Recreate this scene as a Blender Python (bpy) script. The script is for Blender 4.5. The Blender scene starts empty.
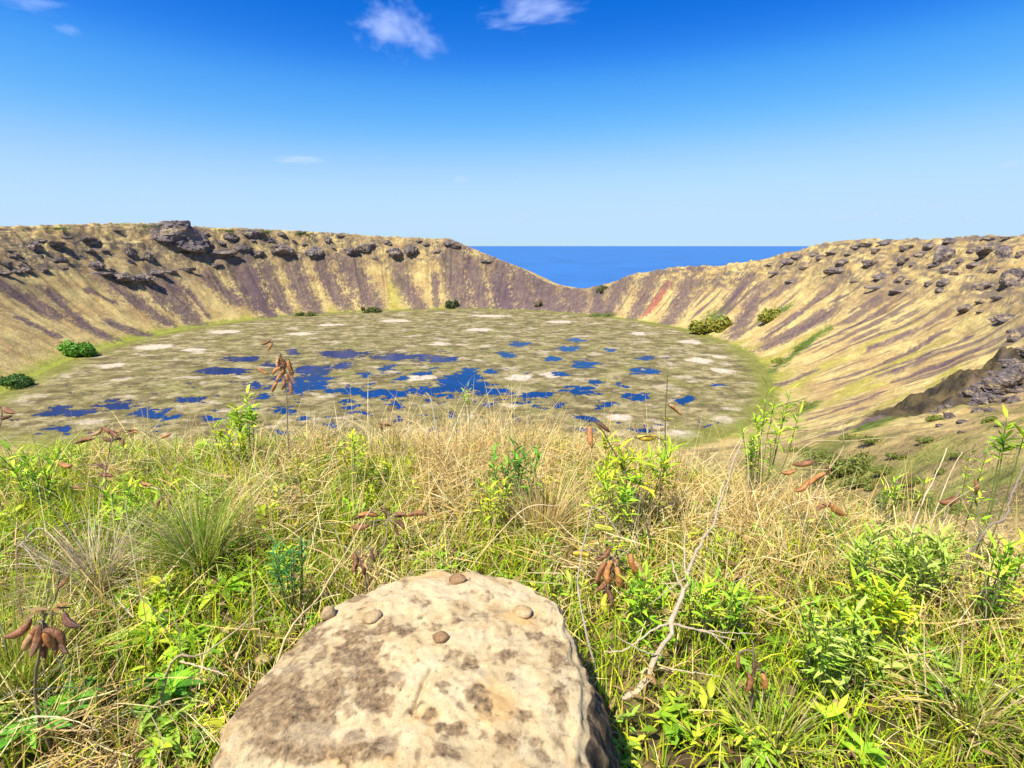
import bpy, math
import numpy as np
from mathutils import Vector, Matrix, noise as mnoise

rng = np.random.default_rng(11)
scene = bpy.context.scene
COL = scene.collection

# ------------------------------------------------------------------ camera, sky, sun, exposure
PITCH = math.radians(15.12)
FPX = 512.0
cd = bpy.data.cameras.new('camera')
cam = bpy.data.objects.new('camera', cd)
COL.objects.link(cam)
cd.sensor_width = 36.0
cd.lens = 18.0
cd.clip_start = 0.03
cd.clip_end = 900000.0
cam.location = (0, 0, 0)
cam.rotation_euler = (math.radians(90) - PITCH, 0, 0)
scene.camera = cam

SUN_EL, SUN_AZ = math.radians(60), math.radians(222)   # azimuth clockwise from +Y (view direction): sun on the left, a little behind
SUNV = Vector((math.sin(SUN_AZ) * math.cos(SUN_EL), math.cos(SUN_AZ) * math.cos(SUN_EL), math.sin(SUN_EL)))
world = bpy.data.worlds.new('World')
scene.world = world
world.use_nodes = True
wt = world.node_tree
wt.nodes.clear()
wo = wt.nodes.new('ShaderNodeOutputWorld')
bg = wt.nodes.new('ShaderNodeBackground')
sky = wt.nodes.new('ShaderNodeTexSky')
sky.sky_type = 'NISHITA'
sky.sun_disc = False
sky.sun_elevation = SUN_EL
sky.sun_rotation = SUN_AZ
sky.altitude = 300
sky.air_density = 1.0
sky.dust_density = 0.25
sky.ozone_density = 3.0
hsv = wt.nodes.new('ShaderNodeHueSaturation')
hsv.inputs['Saturation'].default_value = 1.25
wt.links.new(sky.outputs[0], hsv.inputs['Color'])
EXPOSURE = 0.8
SKY_S = 0.13
# grade of the clear-air sky: deep azure overhead, pale blue (not yellow) at the horizon
g1 = wt.nodes.new('ShaderNodeVectorMath'); g1.operation = 'SCALE'; g1.inputs['Scale'].default_value = 0.155
crv = wt.nodes.new('ShaderNodeRGBCurve')
g2 = wt.nodes.new('ShaderNodeVectorMath'); g2.operation = 'SCALE'; g2.inputs['Scale'].default_value = 1 / (SKY_S * 2 ** EXPOSURE)
for ch, pts_ in ((0, [(0, 0), (.09, .002), (.164, .095), (.40, .43), (.7, .52), (1, .54)]), (1, [(0, 0), (.283, .178), (.397, .40), (.71, .70), (1, .76)]), (2, [(0, 0), (.3, .37), (.61, .745), (.76, .95), (1, 1)])):
    cv = crv.mapping.curves[ch]
    while len(cv.points) < len(pts_): cv.points.new(.5, .5)
    for pt, (a_, b_) in zip(cv.points, pts_): pt.location = (a_, b_)
crv.mapping.update()
wt.links.new(hsv.outputs[0], g1.inputs[0]); wt.links.new(g1.outputs[0], crv.inputs['Color']); wt.links.new(crv.outputs[0], g2.inputs[0])
wt.links.new(g2.outputs[0], bg.inputs['Color'])
bg.inputs['Strength'].default_value = SKY_S
wt.links.new(bg.outputs[0], wo.inputs['Surface'])
sd = bpy.data.lights.new('sun', 'SUN')
sd.energy = 4.8
sd.angle = math.radians(0.55)
sd.color = (1.0, 0.93, 0.78)
sun = bpy.data.objects.new('sun', sd)
sun.rotation_euler = SUNV.to_track_quat('Z', 'Y').to_euler()
COL.objects.link(sun)
scene.view_settings.view_transform = 'Standard'
scene.view_settings.look = 'None'
scene.view_settings.exposure = EXPOSURE
scene.view_settings.gamma = 1.0
scene.cycles.volume_bounces = 3

# ------------------------------------------------------------------ helpers
SP, CP = math.sin(PITCH), math.cos(PITCH)
RIGHT = np.array([1.0, 0, 0]); UPV = np.array([0, SP, CP]); FWD = np.array([0, CP, -SP])


def ray(u, v):
    """direction (unit depth) through a point of the photograph"""
    return FWD + RIGHT * ((u - 512) / FPX) + UPV * ((384 - v) / FPX)


def at(u, v, d):
    return ray(u, v) * d


_p = rng.permutation(256)
PERM = np.concatenate([_p, _p]).astype(np.int64)
_a = np.arange(256) * (2 * np.pi / 256)
GX, GY = np.cos(_a), np.sin(_a)


def noise2(x, y, seed=0):
    x = np.asarray(x, float) + seed * 17.137 + 1000; y = np.asarray(y, float) + seed * 31.71 + 1000
    xi = np.floor(x).astype(np.int64); yi = np.floor(y).astype(np.int64)
    xf = x - xi; yf = y - yi
    u = xf * xf * xf * (xf * (xf * 6 - 15) + 10); v = yf * yf * yf * (yf * (yf * 6 - 15) + 10)

    def g(ix, iy, fx, fy):
        h = PERM[(PERM[ix & 255] + iy) & 255]
        return GX[h] * fx + GY[h] * fy
    a = g(xi, yi, xf, yf); b = g(xi + 1, yi, xf - 1, yf)
    c = g(xi, yi + 1, xf, yf - 1); d = g(xi + 1, yi + 1, xf - 1, yf - 1)
    return 1.5 * ((a + (b - a) * u) * (1 - v) + (c + (d - c) * u) * v)


def fbm(x, y, octv=4, seed=0, gain=0.5):
    s = 0; amp = 1; f = 1; t = 0
    for i in range(octv):
        s = s + amp * noise2(x * f, y * f, seed + i * 3); t += amp
        amp *= gain; f *= 2.03
    return s / t


def sstep(a, b, x):
    t = np.clip((x - a) / (b - a), 0, 1)
    return t * t * (3 - 2 * t)


def lerp(a, b, t):
    return a + (b - a) * t


def tag(o, label=None, cat=None, group=None, kind=None):
    if label: o['label'] = label
    if cat: o['category'] = cat
    if group: o['group'] = group
    if kind: o['kind'] = kind
    return o


def empty(name, loc):
    o = bpy.data.objects.new(name, None)
    o.empty_display_size = 0.05
    o.location = [float(c) for c in loc]
    COL.objects.link(o)
    return o


def mesh_np(name, V, F, mat, parent=None, col=None, smooth=True, origin=None):
    """V (n,3), F list/array of quads or tris -> one mesh object; col = per-vertex colour attribute"""
    V = np.asarray(V, np.float64)
    if origin is not None: V = V - np.asarray(origin)
    me = bpy.data.meshes.new(name)
    F = np.asarray(F, np.int32)
    k = F.shape[1]
    me.vertices.add(len(V)); me.vertices.foreach_set('co', V.astype(np.float32).ravel())
    me.loops.add(F.size); me.loops.foreach_set('vertex_index', F.ravel())
    me.polygons.add(len(F))
    me.polygons.foreach_set('loop_start', np.arange(len(F), dtype=np.int32) * k)
    me.polygons.foreach_set('loop_total', np.full(len(F), k, np.int32))
    me.polygons.foreach_set('use_smooth', np.full(len(F), smooth, bool))
    me.update(calc_edges=True)
    if col is not None:
        a = me.attributes.new('col', 'FLOAT_COLOR', 'POINT')
        c4 = np.ones((len(V), 4), np.float32); c4[:, :3] = col
        a.data.foreach_set('color', c4.ravel())
    me.materials.append(mat)
    o = bpy.data.objects.new(name, me)
    COL.objects.link(o)
    if parent is not None: o.parent = parent
    if origin is not None and parent is None: o.location = [float(c) for c in origin]
    return o


def new_mat(name):
    m = bpy.data.materials.new(name); m.use_nodes = True
    nt = m.node_tree
    return m, nt, nt.nodes['Principled BSDF']


def node(nt, typ, **kw):
    n = nt.nodes.new(typ)
    for k, v in kw.items(): setattr(n, k, v)
    return n


def noise_node(nt, scale, detail=4, rough=0.55, coord='Object'):
    tc = node(nt, 'ShaderNodeTexCoord')
    n = node(nt, 'ShaderNodeTexNoise')
    n.inputs['Scale'].default_value = scale; n.inputs['Detail'].default_value = detail
    n.inputs['Roughness'].default_value = rough
    nt.links.new(tc.outputs[coord], n.inputs['Vector'])
    return n


def ramp(nt, src, stops):
    r = node(nt, 'ShaderNodeValToRGB')
    e = r.color_ramp.elements
    while len(e) < len(stops): e.new(0.5)
    for el, (p, c) in zip(e, stops):
        el.position = p; el.color = (*c, 1) if len(c) == 3 else c
    nt.links.new(src, r.inputs[0])
    return r


def mul(nt, a, b, fac=1.0, mode='MULTIPLY'):
    m = node(nt, 'ShaderNodeMix', data_type='RGBA', blend_type=mode)
    if hasattr(fac, 'links'): nt.links.new(fac, m.inputs[0])
    else: m.inputs[0].default_value = fac
    for sock, val in ((m.inputs[6], a), (m.inputs[7], b)):
        if hasattr(val, 'links'): nt.links.new(val, sock)
        else: sock.default_value = (*val, 1)
    return m.outputs[2]


def bump(nt, bsdf, h, strength, dist):
    b = node(nt, 'ShaderNodeBump')
    b.inputs['Strength'].default_value = strength; b.inputs['Distance'].default_value = dist
    nt.links.new(h, b.inputs['Height']); nt.links.new(b.outputs[0], bsdf.inputs['Normal'])
    return b


def attr_mat(name, rough=0.9, scales=(), bmp=None, transl=0.0, spec=0.3, var=0.0):
    """base colour from the 'col' attribute times noise variation"""
    m, nt, b = new_mat(name)
    a = node(nt, 'ShaderNodeAttribute', attribute_name='col')
    c = a.outputs['Color']
    for sc, lo, hi in scales:
        n = noise_node(nt, sc, 5, 0.65)
        r = ramp(nt, n.outputs['Fac'], [(0.3, (lo,) * 3), (0.7, (hi,) * 3)])
        c = mul(nt, c, r.outputs[0])
    nt.links.new(c, b.inputs['Base Color'])
    b.inputs['Roughness'].default_value = rough
    b.inputs['Specular IOR Level'].default_value = spec
    if bmp:
        n = noise_node(nt, bmp[0], 6, 0.65)
        bump(nt, b, n.outputs['Fac'], bmp[1], bmp[2])
    if transl:
        t = node(nt, 'ShaderNodeBsdfTranslucent')
        nt.links.new(c, t.inputs['Color'])
        mx = node(nt, 'ShaderNodeMixShader'); mx.inputs[0].default_value = transl
        nt.links.new(b.outputs[0], mx.inputs[1]); nt.links.new(t.outputs[0], mx.inputs[2])
        nt.links.new(mx.outputs[0], nt.nodes['Material Output'].inputs['Surface'])
    return m


# ------------------------------------------------------------------ crater terrain
CX, CY, LZ = -190.0, 1050.0, -200.0
HC = 1.3                                   # eye height above the rim where the camera stands


def pol(x, y):
    dx = x - CX; dy = y - CY
    return np.degrees(np.arctan2(dx, dy)), np.hypot(dx, dy)


def lake_pt(u, v):
    r = ray(u, v); return (r * (LZ / r[2]))[:2]


def table(pairs, width=5.0):
    """periodic, smoothed interpolation table over the bearing from the lake centre"""
    pairs = sorted(pairs)
    a = np.array([p[0] for p in pairs]); w = np.array([p[1] for p in pairs])
    aa = np.concatenate([a - 360, a, a + 360]); ww = np.concatenate([w, w, w])
    g = np.arange(-180, 180, 0.25)
    val = np.interp(g, aa, ww)
    k = np.exp(-0.5 * (np.arange(-60, 61) * 0.25 / width) ** 2); k /= k.sum()
    val = np.convolve(np.concatenate([val[-60:], val, val[:60]]), k, 'valid')
    gg = np.append(g, 180); val = np.append(val, val[0])
    return lambda p: np.interp(p, gg, val)


lake_edge = [(-90, 445), (-40, 418), (25, 385), (60, 366), (100, 350), (150, 337), (200, 327), (250, 320), (300, 315), (380, 311), (450, 309), (520, 310),
             (580, 314), (640, 321), (690, 331), (730, 345), (755, 360), (768, 378), (770, 398), (752, 425)]
RLt = table([(float(pol(*lake_pt(u, v))[0]), float(pol(*lake_pt(u, v))[1])) for u, v in lake_edge] + [(150, 660), (170, 630), (-170, 610), (-150, 615)], 4)

skyline = [(0, 227, 930), (60, 225, 925), (130, 223, 920), (200, 227, 900), (250, 229, 885), (330, 233, 860), (390, 237, 835), (450, 239, 815),
           (462, 244, 805), (478, 251, 795), (500, 260, 780), (522, 269, 765), (545, 283, 750), (575, 290, 745), (600, 286, 750), (640, 273, 770),
           (680, 267, 800), (720, 266, 830), (770, 258, 860), (800, 250, 875), (830, 243, 890), (870, 240, 905), (940, 239, 935), (1000, 236, 970), (1024, 236, 985)]
rr, hr = [], []
for u, v, R in skyline:
    d = ray(u, v); h = math.hypot(d[0], d[1]); ax, ay = d[0] / h, d[1] / h
    b = ax * CX + ay * CY; c = CX * CX + CY * CY - R * R
    s = b + math.sqrt(max(b * b - c, 0))
    ph, _ = pol(ax * s, ay * s)
    rr.append((float(ph), R)); hr.append((float(ph), s * d[2] / h))
PHC = float(pol(0, 0)[0])
RC = math.hypot(CX, CY)
for ph, R, H in [(-110, 960, 66), (-130, 1000, 50), (-150, 1030, 22), (-170, 1050, 2), (178, 1060, -1.3), (PHC, RC - 1.6, -HC), (163, 1056, -1.5),
                 (155, 1045, 2), (145, 1025, 8), (132, 1005, 14)]:
    rr.append((ph, R)); hr.append((ph, H))
RRt = table(rr, 2.2); HRt = table(hr, 0.7)
GT = np.array([0, .04, .10, .2, .35, .5, .62, .74, .82, .9, .96, 1.0, 1.04])
GV = np.array([0, .012, .05, .135, .275, .43, .57, .72, .82, .91, .966, 1.0, 1.02])
GVn = np.array([0, .02, .08, .18, .33, .48, .61, .73, .815, .897, .958, 1.0, 1.02])


def rim_fade(x, y):
    return sstep(15, 160, np.hypot(x, y))


def height(x, y):
    ph, R = pol(x, y)
    RL, RR, HR = RLt(ph), RRt(ph), HRt(ph)
    t = (R - RL) / (RR - RL)
    far = sstep(90, 300, np.hypot(x, y))
    near = 1 - rim_fade(x, y)
    w = fbm(x / 90, y / 90, 3, 5) * 0.045 * far
    tt = np.clip(t + w * sstep(.15, .5, t) * (1 - sstep(.9, 1.0, t)), -0.1, 1.0)
    g = lerp(np.interp(tt, GT, GVn), np.interp(tt, GT, GV), far)
    z = LZ + (HR - LZ) * g
    # gullies running down the walls, ledges and crags on the upper part
    mid = sstep(.1, .4, t) * (1 - sstep(.88, 1.02, t)) * far
    z = z + mid * (7 * noise2(ph / 3.2, R / 900, 21) + 4 * noise2(ph / 1.1, R / 500, 22) + 1.5 * noise2(ph / .4, R / 250, 23))
    up = sstep(.5, .75, t) * (1 - sstep(.97, 1.05, t)) * far
    crag = 1 - np.abs(fbm(x / 55, y / 55, 4, 31)) * 2
    z = z + up * (crag - .55) * 13
    z = z + sstep(.55, .7, t) * (1 - sstep(.95, 1.0, t)) * far * 3.0 * np.abs(noise2(ph / 6, z / 11, 33))
    z = z + far * fbm(x / 22, y / 22, 3, 41) * 2.2 * sstep(0, .15, t)
    # outside of the rim: plateau, tilting down to the sea cliffs
    o = np.maximum(R - RR, 0)
    left = sstep(-15, -45, ph) * (ph > -150)
    zo = HR - o * lerp(0.10, 0.012, left) * far - o * .04 * (1 - far) + far * fbm(x / 160, y / 160, 4, 51) * 5 * sstep(0, 90, o)
    lim = lerp(330, 1500, sstep(-15, -60, ph)); lim = np.where(np.abs(ph) > 120, 1500, lim)
    lim = np.where((ph > -14) & (ph < 60), 120, lim)
    zo = zo - np.maximum(o - lim, 0) * 1.2
    z = np.where(t > 1, zo, z)
    z = np.where(t < 0, LZ - np.minimum((RL - R) * .06, 6), z)
    # spur with dark rock on the right, a hollow behind it
    e = np.exp(-(((y - 97 - (x - 80) * .12) / 17) ** 2)) * sstep(52, 105, x) * (1 - sstep(150, 210, x))
    z = z + e * (7.5 + 7 * fbm(x / 9, y / 9, 4, 71) + 5 * np.abs(noise2(x / 6, y / 6, 72)) + 2.2 * np.abs(noise2(x / 2.6, y / 2.6, 73)))
    z = z - 22 * np.exp(-(((x - 190) / 75) ** 2 + ((y - 190) / 60) ** 2))
    z = z - 8 * np.exp(-(((x - 36) / 15) ** 2 + ((y - 50) / 24) ** 2))
    r = np.hypot(x, y); azd = np.degrees(np.arctan2(x, y))
    z = z - 3.4 * sstep(3.5, 11, r) * (1 - sstep(32, 80, r)) * sstep(4, 16, azd) * (1 - sstep(70, 95, azd))
    z = z + sstep(8, 40, r) * (1 - far) * (fbm(x / 7, y / 7, 4, 81) * .9 + fbm(x / 2.2, y / 2.2, 2, 84) * .22)
    # the verge: level turf round the camera with a rounded lip
    lip = 2.95 - np.maximum(x - .35, 0) * .72 - np.maximum(-x - 1.5, 0) * .10
    over = np.maximum(y - lip, 0)
    zk = -HC + fbm(x / 1.1, y / 1.1, 3, 61) * .09 - .72 * over * over / (over + .5)
    k = sstep(3.2, 9.0, r)
    z = lerp(np.maximum(zk, -7), z, k)
    return np.maximum(z, -335)


def hit(u, v, s0=25.0, s1=2600.0, n=2600):
    d = ray(u, v); h = math.hypot(d[0], d[1])
    s = np.linspace(s0, s1, n)
    x, y, z = s * d[0] / h, s * d[1] / h, s * d[2] / h
    g = height(x, y)
    i = np.argmax(z <= g)
    if not (z <= g).any(): return None
    a = max(i - 1, 0)
    f = 0.5 if i == 0 else (z[a] - g[a]) / max((z[a] - g[a]) - (z[i] - g[i]), 1e-6)
    sx = s[a] + (s[i] - s[a]) * f
    x, y = sx * d[0] / h, sx * d[1] / h
    return np.array([x, y, float(height(np.array([x]), np.array([y]))[0])])


az = np.radians(np.concatenate([np.arange(-180, -60, 2.0), np.arange(-60, 60, 0.085), np.arange(60, 180.1, 2.0)]))
rad = np.concatenate([np.geomspace(.25, 12, 70)[:-1], np.geomspace(12, 330, 420)[:-1], np.arange(330, 1950, 3.2), np.geomspace(1950, 4500, 50)])
A, Rr = np.meshgrid(az, rad)
X, Y = np.sin(A) * Rr, np.cos(A) * Rr
Z = height(X, Y)
nr, na = X.shape
ph, Rc = pol(X, Y)
RL, RR = RLt(ph), RRt(ph)
T = (Rc - RL) / (RR - RL)

# true surface colours: dry grass, scree, green flush, rock, heath on the plateau
TAN = np.array([.54, .42, .168]); TAN2 = np.array([.43, .30, .125]); SCREE = np.array([.112, .076, .090]); ROCK = np.array([.12, .098, .09])
LIME = np.array([.30, .31, .045]); GREEN = np.array([.075, .125, .022]); HEATH = np.array([.11, .092, .042]); SOIL = np.array([.20, .14, .062])
wl = sstep(250, 450, Rr) * (T > 0) * (T < 1.02)
WX = np.where(wl > .5, ph * 13.5, X); WY = np.where(wl > .5, Z * 1.5 + Rc * .35, Y)   # along the wall / up the wall
n1 = fbm(WX / 60, WY / 60, 4, 101); n2 = fbm(WX / 14, WY / 14, 4, 102)
colr = lerp(TAN, TAN2, sstep(-.3, .4, n1 + .5 * n2)[..., None])
terr = noise2(ph / 5, Z / 3.2, 103)
colr = colr * (1 - .22 * (sstep(.1, .5, terr) * sstep(.3, .6, T))[..., None])


def put(mask, c):
    global colr
    m = np.clip(mask, 0, 1)[..., None]
    colr = colr * (1 - m) + np.asarray(c) * m


def z1(a, b): return (a * .3385, 200 + b * .3385)
def z2(a, b): return (250 + a * .3385, 200 + b * .3385)
def z3(a, b): return (500 + a * .3385, 200 + b * .3385)
def z4(a, b): return (764 + a * .3385, 200 + b * .3385)


streaks = [(z1, 30, 260, 150, 340, 40), (z1, 150, 280, 230, 350, 22), (z1, 60, 350, 160, 400, 20), (z1, 250, 370, 330, 410, 28), (z1, 330, 365, 440, 400, 24),
           (z1, 260, 265, 330, 300, 14), (z1, 350, 265, 490, 360, 34), (z1, 440, 260, 480, 310, 18), (z1, 490, 240, 560, 350, 46), (z1, 620, 230, 680, 290, 30),
           (z1, 705, 190, 760, 300, 56), (z1, 560, 270, 620, 350, 9), (z2, 0, 215, 60, 345, 50), (z2, 50, 205, 115, 335, 42), (z2, 128, 200, 190, 330, 60),
           (z2, 210, 195, 280, 315, 50), (z2, 290, 190, 370, 315, 70), (z2, 440, 210, 510, 325, 52), (z2, 545, 230, 552, 310, 22), (z2, 600, 165, 622, 315, 74),
           (z2, 660, 200, 690, 315, 60), (z2, 735, 210, 755, 318, 62), (z3, 0, 240, 20, 325, 60), (z3, 60, 240, 95, 325, 70), (z3, 130, 255, 165, 325, 72),
           (z3, 215, 270, 235, 325, 62), (z3, 290, 265, 285, 325, 40), (z3, 355, 255, 310, 335, 62), (z3, 440, 250, 400, 340, 54), (z3, 560, 250, 505, 355, 66),
           (z3, 720, 245, 655, 335, 46), (z3, 764, 270, 690, 400, 58), (z4, 80, 245, 0, 295, 22), (z4, 200, 260, 0, 410, 26), (z4, 175, 345, 10, 430, 60),
           (z4, 282, 255, 200, 302, 12), (z4, 342, 282, 258, 328, 11), (z4, 360, 315, 245, 382, 10), (z4, 430, 388, 312, 440, 20), (z4, 530, 390, 265, 520, 24),
           (z4, 600, 408, 390, 500, 18), (z4, 632, 440, 380, 540, 13), (z4, 695, 452, 530, 525, 8), (z4, 345, 568, 130, 650, 18), (z4, 500, 572, 130, 710, 24),
           (z4, 130, 510, 50, 545, 28), (z3, 750, 225, 640, 250, 10), (z3, 600, 200, 480, 215, 8)]
farm = sstep(250, 500, Rr)
wob = fbm(WX / 30, WY / 40, 4, 111); wob2 = fbm(WX / 9, WY / 12, 3, 112)
grain = noise2(ph / .35, Rc / 90, 113); wob3 = fbm(WX / 4.5, WY / 6, 2, 114)


def streak_mask(f, a, b, c, d, w, soft=.4):
    p, q = hit(*f(a, b)), hit(*f(c, d))
    if p is None or q is None: return None
    dist = (np.hypot(*p[:2]) + np.hypot(*q[:2])) / 2
    dep = max((p @ FWD + q @ FWD) / 2, 1)
    wm = w * .3385 / FPX * dep * .5 * (1.5 if f is z1 else 1.3 if f is z4 else 1.0)
    dx, dy = q[0] - p[0], q[1] - p[1]; L2 = dx * dx + dy * dy + 1e-6
    lim = wm * 2.5 + 20
    box = (X > min(p[0], q[0]) - lim) & (X < max(p[0], q[0]) + lim) & (Y > min(p[1], q[1]) - lim) & (Y < max(p[1], q[1]) + lim)
    m = np.zeros_like(X)
    if not box.any(): return m
    xs, ys = X[box] - p[0], Y[box] - p[1]
    t = (xs * dx + ys * dy) / L2
    tc = np.clip(t, 0, 1)
    dd = np.hypot(xs - tc * dx, ys - tc * dy)
    e = dd / (wm * (1.06 if f is z2 or f is z3 else 1.15)) + wob[box] * .8 + wob2[box] * .8 + wob3[box] * .9 + grain[box] * .1 + .12 * tc - .08
    m[box] = 1 - sstep(1 - soft, 1 + soft * .6, e)
    return m


flush = sstep(.2, .6, n1 + .3) * (1 - sstep(.05, .16, T + .05 * n2)) * (T < .3)
put(flush * .75, LIME)
lw_ = 1 - sstep(-75, -45, ph)
put(.85 * (1 - sstep(.015 + .02 * lw_, .05 + .05 * lw_, T + .05 * n2 + .03 * n1)) * (T > -.05), lerp(np.array([.17, .20, .035]), np.array([.24, .29, .035]), lw_[..., None]))
for s_ in [(z4, 400, 380, 290, 440, 34), (z4, 480, 440, 250, 560, 52), (z4, 560, 500, 330, 620, 40), (z4, 300, 560, 60, 640, 60), (z4, 200, 480, 60, 560, 50),
           (z2, 430, 240, 420, 330, 40), (z4, 420, 610, 200, 720, 60), (z4, 150, 400, 20, 470, 40)]:
    m = streak_mask(*s_, soft=.9)
    if m is not None: put(m * .7, np.array([.34, .31, .05]))
for s_ in streaks:
    m = streak_mask(*s_)
    if m is not None: put(m * .96 * (.72 + .28 * sstep(-.35, .2, wob3 + wob2 + .4 * grain)), SCREE * (1 + .25 * wob2[..., None]))
sk = noise2(ph / 1.5, Rc / 240, 141) + .6 * noise2(ph / .5, Rc / 130, 142) + .5 * wob
put(lerp(.28, .8, sstep(38, 60, ph)) * farm * sstep(.22, .5, sk) * sstep(.10, .22, T) * (1 - sstep(.55, .75, T + .15 * wob)), SCREE)
sk2 = noise2(ph / .55, Rc / 200, 143) + .5 * noise2(ph / .22, Rc / 120, 144)
put(lerp(.15, .4, sstep(38, 60, ph)) * farm * sstep(.1, .5, sk2) * (T > .03) * (1 - sstep(.6, .85, T)), np.array([.26, .185, .12]))
m = streak_mask(z3, 495, 255, 425, 342, 20)
if m is not None: put(m * .85, (.30, .085, .075))
for s_ in [(z4, 130, 420, 70, 470, 26), (z4, 190, 380, 110, 430, 18), (z4, 60, 480, 10, 510, 26), (z4, 150, 600, 90, 640, 26), (z4, 110, 590, 40, 610, 16), (z4, 420, 640, 250, 690, 34), (z4, 250, 720, 120, 760, 30), (z3, 620, 350, 600, 390, 70), (z4, 60, 320, 0, 340, 26)]:
    m = streak_mask(*s_, soft=.9)
    if m is not None: put(m * .9, GREEN)
# rock breaking through the upper walls, mottled heath on the plateau
rk = fbm(WX / 17, WY / 9, 4, 121) + .5 * fbm(WX / 70, WY / 60, 2, 122)
put(.55 * farm * sstep(.56, .70, T) * (1 - sstep(1.0, 1.06, T)) * sstep(.02, .2, fbm(WX / 22, WY / 12, 5, 125)), np.array([.24, .165, .095]))
led = np.abs(noise2(ph / 9, Z / 9, 126)); put(.75 * farm * sstep(.58, .68, T) * (1 - sstep(.97, 1.0, T)) * (1 - sstep(.05, .16, led)) * sstep(-.2, .05, fbm(WX / 50, WY / 50, 3, 127)), np.array([.15, .115, .09]))
put(.85 * farm * sstep(.54, .72, T) * (1 - sstep(.99, 1.03, T)) * sstep(.05, .2, rk), ROCK)
rk2 = fbm(X / 40, Y / 40, 5, 123)
put(.8 * farm * sstep(1.0, 1.03, T) * sstep(.05, .3, rk2) * (Z > -60), HEATH)
# saddle at the far side is all bare scree
put(.45 * farm * np.exp(-((ph - 28) / 18) ** 2) * sstep(.02, .1, T) * (T < 1.3) * sstep(-.5, .1, wob + .3), SCREE)
# the dark rocky spur near by and the slope below it
nearS = sstep(6, 14, Rr) * (1 - sstep(150, 260, Rr)) * (X > -5)
patch = fbm(X / 9, Y / 9, 4, 132)
put(nearS * sstep(.12, .3, patch) * .6, np.array([.14, .16, .03]))
put(nearS * sstep(.2, .34, fbm(X / 4, Y / 4, 4, 133)) * .6, np.array([.24, .155, .10]))
hol = (1 - sstep(44, 64, X + 16 * patch - .15 * (Y - 60))) * sstep(18, 34, Rr) * (X > 8) * (1 - sstep(70, 100, Rr))
put(hol * .8, lerp(np.array([.17, .13, .06]), np.array([.15, .19, .03]), sstep(-.2, .25, fbm(X / 6, Y / 6, 4, 134))[..., None]))
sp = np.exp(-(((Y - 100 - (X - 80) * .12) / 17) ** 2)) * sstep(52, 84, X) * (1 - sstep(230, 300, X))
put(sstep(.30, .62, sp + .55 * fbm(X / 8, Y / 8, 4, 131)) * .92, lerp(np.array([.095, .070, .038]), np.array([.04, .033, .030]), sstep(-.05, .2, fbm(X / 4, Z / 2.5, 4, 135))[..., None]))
put(1 - sstep(3.4, 5.2, Rr + .5 * n2), lerp(SOIL, np.array([.055, .038, .02]), sstep(-.2, .2, fbm(X / .35, Y / .35, 3, 136))[..., None]))
# sea cliffs
put(sstep(-110, -200, Z) * (T > 1.05), ROCK)

i0 = (np.arange(nr - 1)[:, None] * na + np.arange(na - 1)[None, :]).ravel()
quads = np.stack([i0, i0 + na, i0 + na + 1, i0 + 1], 1)
keep = ~((T[:-1, :-1] < -.02) & (T[1:, 1:] < -.02)).ravel() & ((Z[:-1, :-1] > -334) | (Z[1:, 1:] > -334)).ravel()
M_terr = attr_mat('crater_slope', .95, [(.05, .84, 1.12), (.22, .72, 1.2), (.9, .78, 1.2)], (.35, .7, 3.0), spec=.1)
# finer grain for what lies near: a second bump scale is in the noise detail
terrain = mesh_np('terrain', np.stack([X, Y, Z], -1).reshape(-1, 3), quads[keep], M_terr, col=colr.reshape(-1, 3))
tag(terrain, kind='structure')

# ------------------------------------------------------------------ sea
m, nt, b = new_mat('sea_water')
b.inputs['Base Color'].default_value = (.008, .085, .40, 1)
b.inputs['Roughness'].default_value = .3
b.inputs['Specular IOR Level'].default_value = .4; b.inputs['IOR'].default_value = 1.33
n = noise_node(nt, .012, 6, .6); bump(nt, b, n.outputs['Fac'], .6, 8)
n = noise_node(nt, .0012, 5, .6)
nt.links.new(ramp(nt, n.outputs['Fac'], [(.3, (.003, .07, .27)), (.7, (.008, .125, .44))]).outputs[0], b.inputs['Base Color'])
ar = np.linspace(0, 2 * np.pi, 129)[:-1]
rs = [700, 3000, 12000, 60000, 400000]
V = np.array([[math.cos(a) * r, math.sin(a) * r + 1050, -330] for r in rs for a in ar])
Fq = [[k * 128 + i, k * 128 + (i + 1) % 128, (k + 1) * 128 + (i + 1) % 128, (k + 1) * 128 + i] for k in range(4) for i in range(128)]
tag(mesh_np('sea', V, Fq, m, smooth=False), kind='structure')

# ------------------------------------------------------------------ crater lake: open water and the floating marsh on it
m, nt, b = new_mat('lake_water')
b.inputs['Base Color'].default_value = (.002, .026, .13, 1)
b.inputs['Roughness'].default_value = .12
b.inputs['Specular IOR Level'].default_value = .16
n = noise_node(nt, .5, 3, .5); bump(nt, b, n.outputs['Fac'], .15, .3)
n = noise_node(nt, .03, 5, .6)
nt.links.new(ramp(nt, n.outputs['Fac'], [(.35, (.003, .030, .16)), (.65, (.004, .024, .085))]).outputs[0], b.inputs['Base Color'])
aa = np.linspace(-180, 180, 181)[:-1]
V = [[CX, CY, LZ]] + [[CX + math.sin(math.radians(p)) * (float(RLt(p)) + 8), CY + math.cos(math.radians(p)) * (float(RLt(p)) + 8), LZ] for p in aa]
tag(mesh_np('lake', V, [[0, 1 + (i + 1) % 180, 1 + i] for i in range(180)], m, smooth=False), kind='structure')

pools = []   # (u, v, half width, half height) measured off the photograph, laid out on the lake plane below


def pool(u, v, w, h): pools.append((u, v, w, h))


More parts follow.
